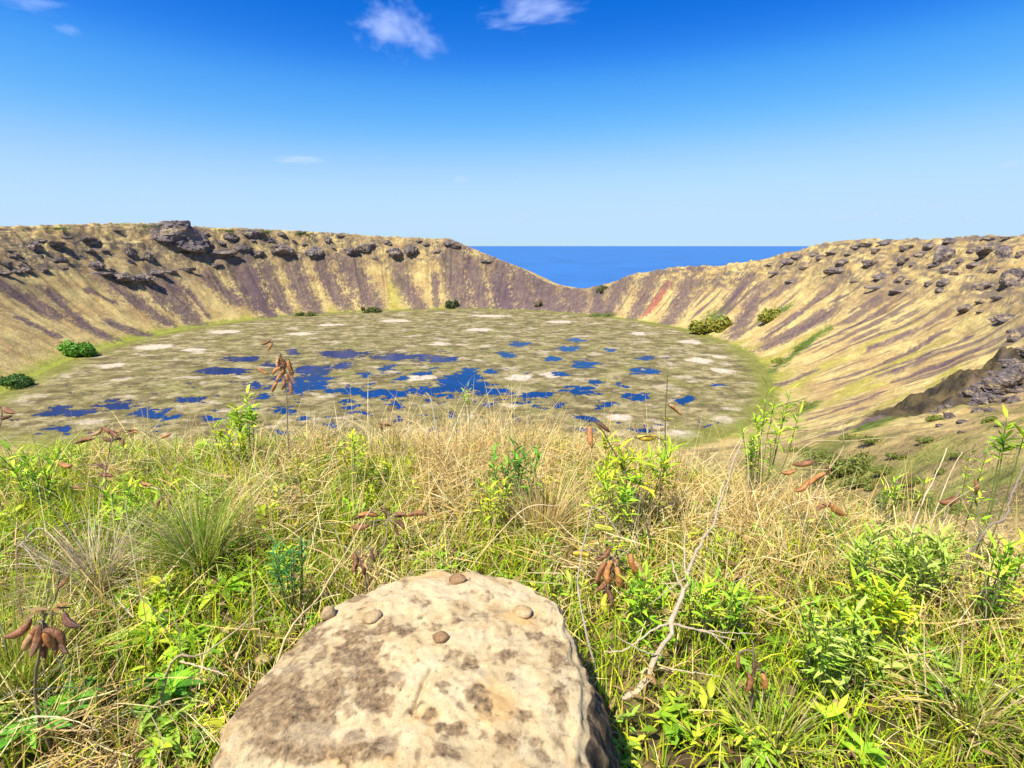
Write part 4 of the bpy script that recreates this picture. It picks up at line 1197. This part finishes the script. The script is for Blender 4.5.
def rattlepod(stem, pods, label, leaves=(), stemcol=(.22, .17, .10), r0=.0044, twigs=(), ground=True, group=GP):
    """stem: photo points with depth from the top downward; pods: (u, v, angle on the photo in degrees clockwise from hanging, length px, colour)"""
    pts = [at(*q) for q in stem]
    if ground:
        b0 = pts[-1].copy(); b0[2] = gz1(b0[0], b0[1]) - .02
        if pts[-1][2] > b0[2] + .03: pts.append(b0)
    root = empty('rattlepod_plant', pts[-1])
    o0 = pts[-1]
    path = smooth_path(pts[::-1], 18, .0012)
    arr = [tube_arrays(path - o0, np.linspace(r0, r0 * .45, len(path)), stemcol, 6)]
    for tw in twigs:
        q = smooth_path([at(*t) for t in tw], 10)
        arr.append(tube_arrays(q - o0, np.linspace(r0 * .7, r0 * .35, len(q)), stemcol, 5))
    for q in pods:
        u, v, ang, lpx, kd = q[:5]
        d = q[5] if len(q) > 5 else float(np.interp(v, [s_[1] for s_ in sorted(stem, key=lambda e: e[1])], [s_[2] for s_ in sorted(stem, key=lambda e: e[1])]))
        d = d + float(rng.uniform(-.015, .015))
        L = lpx / FPX * d
        a = math.radians(ang)
        dirv = -UPV * math.cos(a) + RIGHT * math.sin(a) + FWD * float(rng.uniform(-.35, .35)); dirv = dirv / np.linalg.norm(dirv)
        c0 = at(u, v, d); base_ = c0 - dirv * L * .55
        o = bpy.data.objects.new('pod', POD_DATA[kd, int(rng.integers(3))]); COL.objects.link(o); o.parent = root
        qn = Vector((0, 0, -1)).rotation_difference(Vector(dirv)); roll = Matrix.Rotation(float(rng.uniform(0, 6.28)), 4, 'Z')
        o.matrix_local = Matrix.Translation(Vector(base_ - o0)) @ qn.to_matrix().to_4x4() @ roll @ Matrix.Diagonal((L, L, L, 1))
        # stalk to the nearest stem point
        j = np.argmin(np.linalg.norm(path - base_, axis=1)); sp_ = path[j]
        if np.linalg.norm(sp_ - base_) > .004:
            midp = (sp_ + base_) / 2 + np.array([0, 0, .15 * np.linalg.norm(sp_ - base_)])
            qq = smooth_path([sp_, midp, base_], 6)
            arr.append(tube_arrays(qq - o0, np.linspace(r0 * .6, .0022, len(qq)), stemcol, 5))
    v_, f_, c_ = join(arr)
    mesh_np('stem', v_, f_, M_stem, root, col=c_)
    if leaves:
        P_, D_, C_, L_ = [], [], [], []
        for (u, v, d, n, s_, pal) in leaves:
            c0 = at(u, v, d)
            for i in range(n):
                a = i * 2.4 + rng.normal(0, .3)
                P_.append(c0 - o0 + rng.normal(0, .008, 3)); D_.append([math.cos(a), math.sin(a), rng.uniform(-.2, .8)]); L_.append(s_ * rng.uniform(.7, 1.1)); C_.append(pick(pal, 1)[0])
        la = leaf_arrays(np.array(P_), np.array(D_), np.tile([0, 0, 1.0], (len(P_), 1)), np.array(L_), np.array(L_) * .26, rng.uniform(0, .4, len(P_)), np.array(C_))
        mesh_np('foliage', *la[:2], M_leaf, root, col=la[2])
    tag(root, label, 'seed plant', group)
    return root


WILT = np.array([[.30, .17, .08], [.42, .26, .12], [.22, .12, .06]])
rattlepod([(268, 340, 2.9), (281, 356, 2.9), (285, 378, 2.9), (287, 400, 2.9), (288, 440, 2.9)],
          [(278, 362, -12, 17, 'tan'), (284, 364, 6, 18, 'brown'), (290, 368, 14, 18, 'orange'), (280, 376, -35, 16, 'orange'), (287, 378, 12, 18, 'tan'), (292, 378, 25, 15, 'brown'), (276, 370, -50, 15, 'orange'), (284, 384, -4, 14, 'brown'), (266, 343, -60, 12, 'brown'), (270, 347, -30, 11, 'orange'), (262, 371, -125, 13, 'orange'), (274, 387, -28, 14, 'orange'), (291, 389, 10, 15, 'brown')],
          'tall stalk topped by a bunch of orange brown pods against the blue pool', leaves=[(281, 366, 2.9, 8, .04, WILT)])
rattlepod([(-6, 402, 2.4), (2, 415, 2.4), (-4, 440, 2.4), (-6, 480, 2.4)], [(8, 411, 70, 20, 'brown'), (4, 418, 105, 16, 'dark')], 'stalk with two brown pods at the left edge in front of the lake')
rattlepod([(118, 432, 2.75), (112, 440, 2.75), (108, 465, 2.75)], [(84, 440, -75, 20, 'brown'), (98, 433, -60, 16, 'tan'), (112, 433, 60, 20, 'brown'), (108, 440, -100, 17, 'dark'), (122, 441, 45, 15, 'brown'), (134, 431, 80, 14, 'orange'), (166, 436, 120, 12, 'orange')],
          'spreading cluster of brown pods on the left verge crest', leaves=[(115, 432, 2.75, 9, .05, WILT), (130, 434, 2.75, 6, .05, WILT)])
rattlepod([(42, 608, 1.22), (44, 625, 1.22), (38, 660, 1.25), (36, 700, 1.3)], [(20, 632, -58, 34, 'brown'), (28, 642, -30, 32, 'tan'), (38, 640, -8, 34, 'brown'), (48, 638, 10, 34, 'orange'), (58, 634, 38, 30, 'brown'), (69, 623, 60, 28, 'dark'), (44, 646, 2, 30, 'dark'), (33, 636, -20, 30, 'brown'), (54, 644, 20, 26, 'brown'), (63, 648, 40, 20, 'dark')],
          'large bunch of glossy brown pods low at the left, nearest of all', leaves=[(48, 612, 1.22, 5, .05, WILT)])
rattlepod([(106, 458, 2.45), (106, 475, 2.45), (104, 505, 2.45)], [(66, 466, -100, 20, 'orange'), (104, 467, 70, 16, 'dark'), (106, 475, 80, 18, 'brown'), (78, 487, 90, 14, 'brown')], 'stalk with scattered brown pods below the spreading cluster at left')
rattlepod([(160, 490, 2.2), (163, 510, 2.2), (160, 540, 2.2)], [(157, 505, -10, 16, 'brown'), (169, 503, 15, 16, 'brown'), (147, 485, 80, 15, 'orange')], 'stalk with a pair of upright brown pods above the green tussock')
rattlepod([(60, 570, 1.6), (58, 590, 1.6), (52, 620, 1.6)], [(64, 583, -40, 18, 'brown')], 'thin stalk with one brown pod above the large pod bunch at left')
rattlepod([(384, 508, 2.05), (388, 520, 2.05), (384, 545, 2.0), (368, 570, 1.9)], [(359, 528, -84, 22, 'brown'), (368, 514, -95, 22, 'orange'), (358, 517, -70, 14, 'dark'), (386, 513, 20, 14, 'dark'), (401, 514, 85, 16, 'brown'), (417, 513, 95, 22, 'brown'), (401, 524, 50, 16, 'dark'), (396, 530, 20, 14, 'dark')],
          'brown pods spread sideways in the straw just above the boulder', twigs=[[(388, 520, 2.05), (372, 521, 2.05), (358, 524, 2.05)], [(388, 518, 2.05), (404, 516, 2.05), (416, 513, 2.05)]])
rattlepod([(358, 555, 1.72), (362, 570, 1.72), (366, 584, 1.72)], [(356, 563, 0, 22, 'brown'), (364, 568, 12, 18, 'dark'), (372, 556, 20, 16, 'dark')], 'withered brown pods hanging behind the boulder\'s upper left corner', leaves=[(360, 560, 1.72, 8, .045, WILT)])
rattlepod([(380, 420, 2.9), (382, 432, 2.9), (384, 450, 2.9)], [(380, 426, 40, 13, 'brown'), (387, 425, 80, 12, 'brown')], 'withered brown pod head on the straw crest left of centre', leaves=[(383, 425, 2.9, 9, .05, WILT)])
rattlepod([(590, 420, 2.3), (600, 428, 2.3), (616, 455, 2.3), (628, 478, 2.25), (640, 505, 2.2), (650, 540, 2.1)], [(590, 437, 2, 26, 'orange'), (604, 427, 50, 18, 'dark')], 'dark leaning stem with one orange pod hanging at its tip', leaves=[(612, 440, 2.3, 6, .06, YGREEN), (622, 462, 2.28, 7, .07, YGREEN), (632, 480, 2.25, 7, .07, BRIGHT)], stemcol=(.085, .07, .04), r0=.0048)
rattlepod([(668, 372, 2.4), (666, 400, 2.4), (665, 430, 2.4), (664, 465, 2.4), (660, 500, 2.3)], [(676, 409, 52, 20, 'tan'), (648, 438, 92, 26, 'yellow')], 'upright thin stem carrying a tan and a yellow pod before the marsh', leaves=[(666, 418, 2.4, 3, .03, YGREEN), (664, 440, 2.4, 4, .04, YGREEN)], stemcol=(.12, .11, .05))
rattlepod([(622, 520, 1.85), (618, 545, 1.85), (612, 565, 1.85), (606, 600, 1.8)], [(604, 556, -50, 24, 'brown'), (600, 572, -28, 26, 'brown'), (607, 572, -10, 27, 'orange'), (615, 568, 4, 28, 'tan'), (605, 584, -40, 24, 'brown'), (619, 580, 5, 28, 'orange'), (633, 566, 24, 28, 'orange'), (640, 570, 32, 26, 'tan'), (604, 606, 4, 26, 'lime'), (611, 598, 10, 22, 'dark'), (604, 528, 80, 24, 'lime'), (582, 554, 84, 20, 'yellow')],
          'dense hanging bunch of orange brown pods with yellow ones, right of the boulder', twigs=[[(618, 545, 1.85), (606, 535, 1.85), (594, 526, 1.85)], [(614, 560, 1.85), (596, 556, 1.85), (574, 552, 1.85)]], leaves=[(616, 548, 1.85, 5, .05, YGREEN)])
rattlepod([(752, 640, 1.35), (754, 656, 1.35), (752, 700, 1.4)], [(738, 662, -6, 16, 'brown'), (754, 667, 5, 16, 'dark'), (750, 683, -8, 24, 'brown'), (765, 683, 10, 24, 'orange')], 'four dark orange pods hanging low between dead branch and right corner')
rattlepod([(843, 424, 2.15), (843, 447, 2.15), (829, 470, 2.15), (812, 498, 2.15), (804, 525, 2.1)], [(804, 464, -80, 24, 'brown'), (788, 473, -82, 18, 'orange'), (816, 478, -50, 22, 'orange'), (803, 488, -58, 22, 'orange'), (828, 470, 20, 14, 'brown'), (823, 506, -70, 18, 'brown'), (837, 511, 55, 26, 'orange')],
          'bent straw stem with seven red brown pods on the right verge crest', stemcol=(.46, .34, .18), twigs=[[(829, 470, 2.15), (800, 470, 2.15)], [(812, 498, 2.15), (830, 504, 2.15)]])
rattlepod([(962, 488, 1.95), (950, 508, 1.95), (935, 530, 1.95), (915, 560, 1.9)], [(948, 502, -80, 26, 'brown')], 'thin stalk with one long brown pod lying level at right', stemcol=(.30, .22, .12))
rattlepod([(979, 476, 1.95), (976, 500, 1.95), (980, 545, 1.9)], [(977, 487, 0, 15, 'brown')], 'leafy stalk with a single rounded brown pod at far right', leaves=[(977, 500, 1.95, 6, .05, BRIGHT), (979, 520, 1.95, 6, .05, BRIGHT)], stemcol=(.15, .16, .06))


# dead branches and stalks
def branch(limbs, label, col, name='dead_branch', cat='branch', root_ground=True):
    """limbs: (list of photo points with depth, start radius, end radius); first limb starts at the ground"""
    o0 = at(*limbs[0][0][0])
    if root_ground: o0 = np.array([o0[0], o0[1], gz1(o0[0], o0[1])])
    arr = []
    for i, (pp, ra, rb) in enumerate(limbs):
        P_ = [at(*q) for q in pp]
        if i == 0 and root_ground: P_[0] = o0 - np.array([0, 0, .02])
        q = smooth_path(P_, 22, ra * .35)
        arr.append(tube_arrays(q - o0, np.linspace(ra, rb, len(q)) * (1 + .12 * rng.normal(0, 1, len(q))), np.array(col) * rng.uniform(.85, 1.15), 7))
    v_, f_, c_ = join(arr)
    o = mesh_np(name, v_, f_, M_dead, col=c_); o.location = [float(c) for c in o0]
    tag(o, label, cat)


GREY = (.50, .40, .275)
branch([([(612, 716, 1.5), (640, 690, 1.5), (655, 660, 1.52), (672, 622, 1.55), (684, 590, 1.6), (688, 572, 1.63)], .0105, .006),
        ([(684, 592, 1.6), (676, 575, 1.62), (672, 560, 1.66)], .004, .002), ([(688, 572, 1.63), (700, 545, 1.72), (715, 520, 1.8), (724, 490, 1.9), (742, 440, 2.0)], .0055, .0026),
        ([(686, 580, 1.62), (684, 550, 1.7), (686, 530, 1.75)], .003, .0015), ([(672, 624, 1.55), (690, 628, 1.52), (712, 634, 1.5), (735, 640, 1.48)], .004, .0018), ([(672, 622, 1.55), (650, 632, 1.52), (625, 650, 1.5), (604, 652, 1.5)], .0035, .0016),
        ([(712, 634, 1.5), (726, 646, 1.48), (733, 655, 1.46)], .002, .001), ([(660, 655, 1.52), (640, 650, 1.5), (616, 636, 1.5)], .003, .0013), ([(660, 668, 1.52), (690, 672, 1.5), (720, 676, 1.48)], .003, .0014), ([(688, 628, 1.52), (720, 632, 1.5), (760, 634, 1.5)], .0022, .001), ([(690, 575, 1.63), (668, 590, 1.6), (650, 605, 1.6)], .002, .001)],
       'bleached dead branch forking upward through the grass right of the boulder', GREY)
branch([([(600, 664, 1.55), (586, 630, 1.6), (578, 590, 1.7), (580, 560, 1.75), (592, 506, 1.85)], .0038, .002), ([(592, 506, 1.85), (606, 515, 1.83), (622, 540, 1.8)], .0022, .0012)], 'thin curved grey twig standing beside the boulder\'s right edge', (.42, .35, .28), 'dead_twig', 'twig')
branch([([(240, 698, 1.32), (285, 640, 1.45), (320, 595, 1.6), (350, 545, 1.8), (372, 508, 2.0), (382, 500, 2.05)], .0035, .0018)], 'long straw stalk leaning along the boulder\'s left side', (.58, .45, .22), 'dry_stalk', 'stalk')
branch([([(138, 672, 1.42), (172, 662, 1.45), (200, 655, 1.48), (232, 634, 1.53), (262, 606, 1.6)], .0042, .002), ([(180, 661, 1.46), (205, 668, 1.44), (228, 676, 1.42)], .003, .0014)], 'forked tan twig lying over the leaves left of the boulder', (.56, .43, .26), 'dead_twig', 'twig')
branch([([(0, 525, 2.0), (20, 545, 1.95), (45, 575, 1.85)], .004, .002), ([(20, 545, 1.95), (40, 528, 2.0), (60, 545, 1.95)], .0028, .0014)], 'grey forked twig at the left edge beside the grey straw tussock', (.44, .37, .28), 'dead_twig', 'twig')
branch([([(955, 545, 1.8), (985, 530, 1.8), (1003, 520, 1.8), (1010, 500, 1.82), (1020, 474, 1.85), (1034, 445, 1.9)], .0045, .0028)], 'dark bent twig rising at the right edge', (.24, .19, .14), 'dead_twig', 'twig')
branch([([(905, 535, 2.0), (920, 508, 2.05), (936, 475, 2.1), (947, 448, 2.15)], .0035, .0018)], 'straight pale stalk slanting before the tan slope at right', (.62, .50, .30), 'dry_stalk', 'stalk')
branch([([(925, 530, 2.02), (940, 500, 2.06), (952, 470, 2.1), (962, 452, 2.14)], .003, .0015)], 'second pale stalk parallel to the slanting one at right', (.56, .44, .26), 'dry_stalk', 'stalk')
branch([([(760, 462, 2.4), (800, 450, 2.4), (850, 441, 2.4), (900, 437, 2.4)], .0028, .0012)], 'long straw stalk reaching level across the right verge crest', (.60, .48, .26), 'dry_stalk', 'stalk')
branch([([(455, 520, 2.0), (520, 512, 2.0), (556, 506, 2.05), (565, 500, 2.1)], .003, .0015)], 'straw stalk lying level in the grass behind the boulder', (.60, .46, .24), 'dry_stalk', 'stalk')
branch([([(440, 432, 2.9), (432, 405, 2.95), (426, 392, 2.98)], .003, .0013)], 'short pale twig poking up in front of the blue pool', (.62, .55, .44), 'dead_twig', 'twig')

# ------------------------------------------------------------------ clouds: small cumulus wisps, far away
def cloud_mat(name, scale, thr, dens):
    m = bpy.data.materials.new(name); m.use_nodes = True; nt = m.node_tree; nt.nodes.clear()
    out = node(nt, 'ShaderNodeOutputMaterial'); pv = node(nt, 'ShaderNodeVolumePrincipled')
    pv.inputs['Color'].default_value = (.97, .98, 1, 1); pv.inputs['Anisotropy'].default_value = .2
    tc = node(nt, 'ShaderNodeTexCoord')
    n = node(nt, 'ShaderNodeTexNoise'); n.inputs['Scale'].default_value = scale; n.inputs['Detail'].default_value = 5; n.inputs['Roughness'].default_value = .6
    oi = node(nt, 'ShaderNodeObjectInfo')
    ad = node(nt, 'ShaderNodeVectorMath', operation='ADD'); nt.links.new(tc.outputs['Object'], ad.inputs[0])
    sc = node(nt, 'ShaderNodeVectorMath', operation='SCALE'); nt.links.new(oi.outputs['Location'], sc.inputs[0]); sc.inputs['Scale'].default_value = .0031
    nt.links.new(sc.outputs[0], ad.inputs[1]); nt.links.new(ad.outputs[0], n.inputs['Vector'])
    ln = node(nt, 'ShaderNodeVectorMath', operation='LENGTH'); nt.links.new(tc.outputs['Object'], ln.inputs[0])
    f = node(nt, 'ShaderNodeMath', operation='MULTIPLY_ADD'); nt.links.new(ln.outputs['Value'], f.inputs[0]); f.inputs[1].default_value = -.42; nt.links.new(n.outputs['Fac'], f.inputs[2])
    mr = node(nt, 'ShaderNodeMapRange'); mr.inputs['From Min'].default_value = thr; mr.inputs['From Max'].default_value = thr + .25; mr.inputs['To Min'].default_value = 0; mr.inputs['To Max'].default_value = dens
    nt.links.new(f.outputs[0], mr.inputs['Value']); nt.links.new(mr.outputs[0], pv.inputs['Density'])
    nt.links.new(pv.outputs[0], out.inputs['Volume'])
    return m


M_cl = cloud_mat('cloud_vapour', 2.6, .25, .0022)
M_cl3 = cloud_mat('low_cloud_vapour', 1.6, .10, .0008)
M_cl2 = cloud_mat('thin_cloud_vapour', 1.6, .18, .0008)


def cloud(u, v, w, h, dist, mat, label, group, tilt=0):
    c0 = at(u, v, dist)
    a, hh = w / FPX * dist * .5, h / FPX * dist * .5
    V_ = IV3 * (1 + .12 * np.sin(IV3[:, [1]] * 5 + u) * np.cos(IV3[:, [0]] * 4))
    o = mesh_np('cloud', V_, IF3, mat)
    o.location = [float(c) for c in c0]; o.scale = (a, min(a, 500) * 1.0, hh)
    o.rotation_euler = (0, math.radians(tilt), 0)
    tag(o, label, 'cloud', group)


GC = 'wispy clouds at the top of the sky'
cloud(392, 28, 104, 66, 9000, M_cl, 'ragged white cloud at the top of the sky left of the middle', GC, 10)
cloud(428, 46, 50, 26, 9000, M_cl2, 'faint torn wisp trailing from the ragged white cloud', GC, 10)
cloud(536, 10, 140, 44, 9000, M_cl, 'long white wisp cut by the top edge of the sky', GC, -8)
cloud(68, 30, 34, 12, 9000, M_cl2, 'tiny white wisp high in the left sky', GC, 8)
for u_, v_, w_ in [(845, 218, 34), (876, 214, 26), (905, 221, 30), (968, 219, 24), (940, 206, 22), (300, 160, 60), (460, 180, 18), (525, 216, 20), (1012, 165, 30)]:
    cloud(u_, v_, w_, 9, 26000, M_cl3, 'small thin cloud streak low over the horizon', 'thin low clouds')
cloud(30, 2, 80, 14, 9000, M_cl2, 'thin white wisp at the top left corner of the sky', GC)
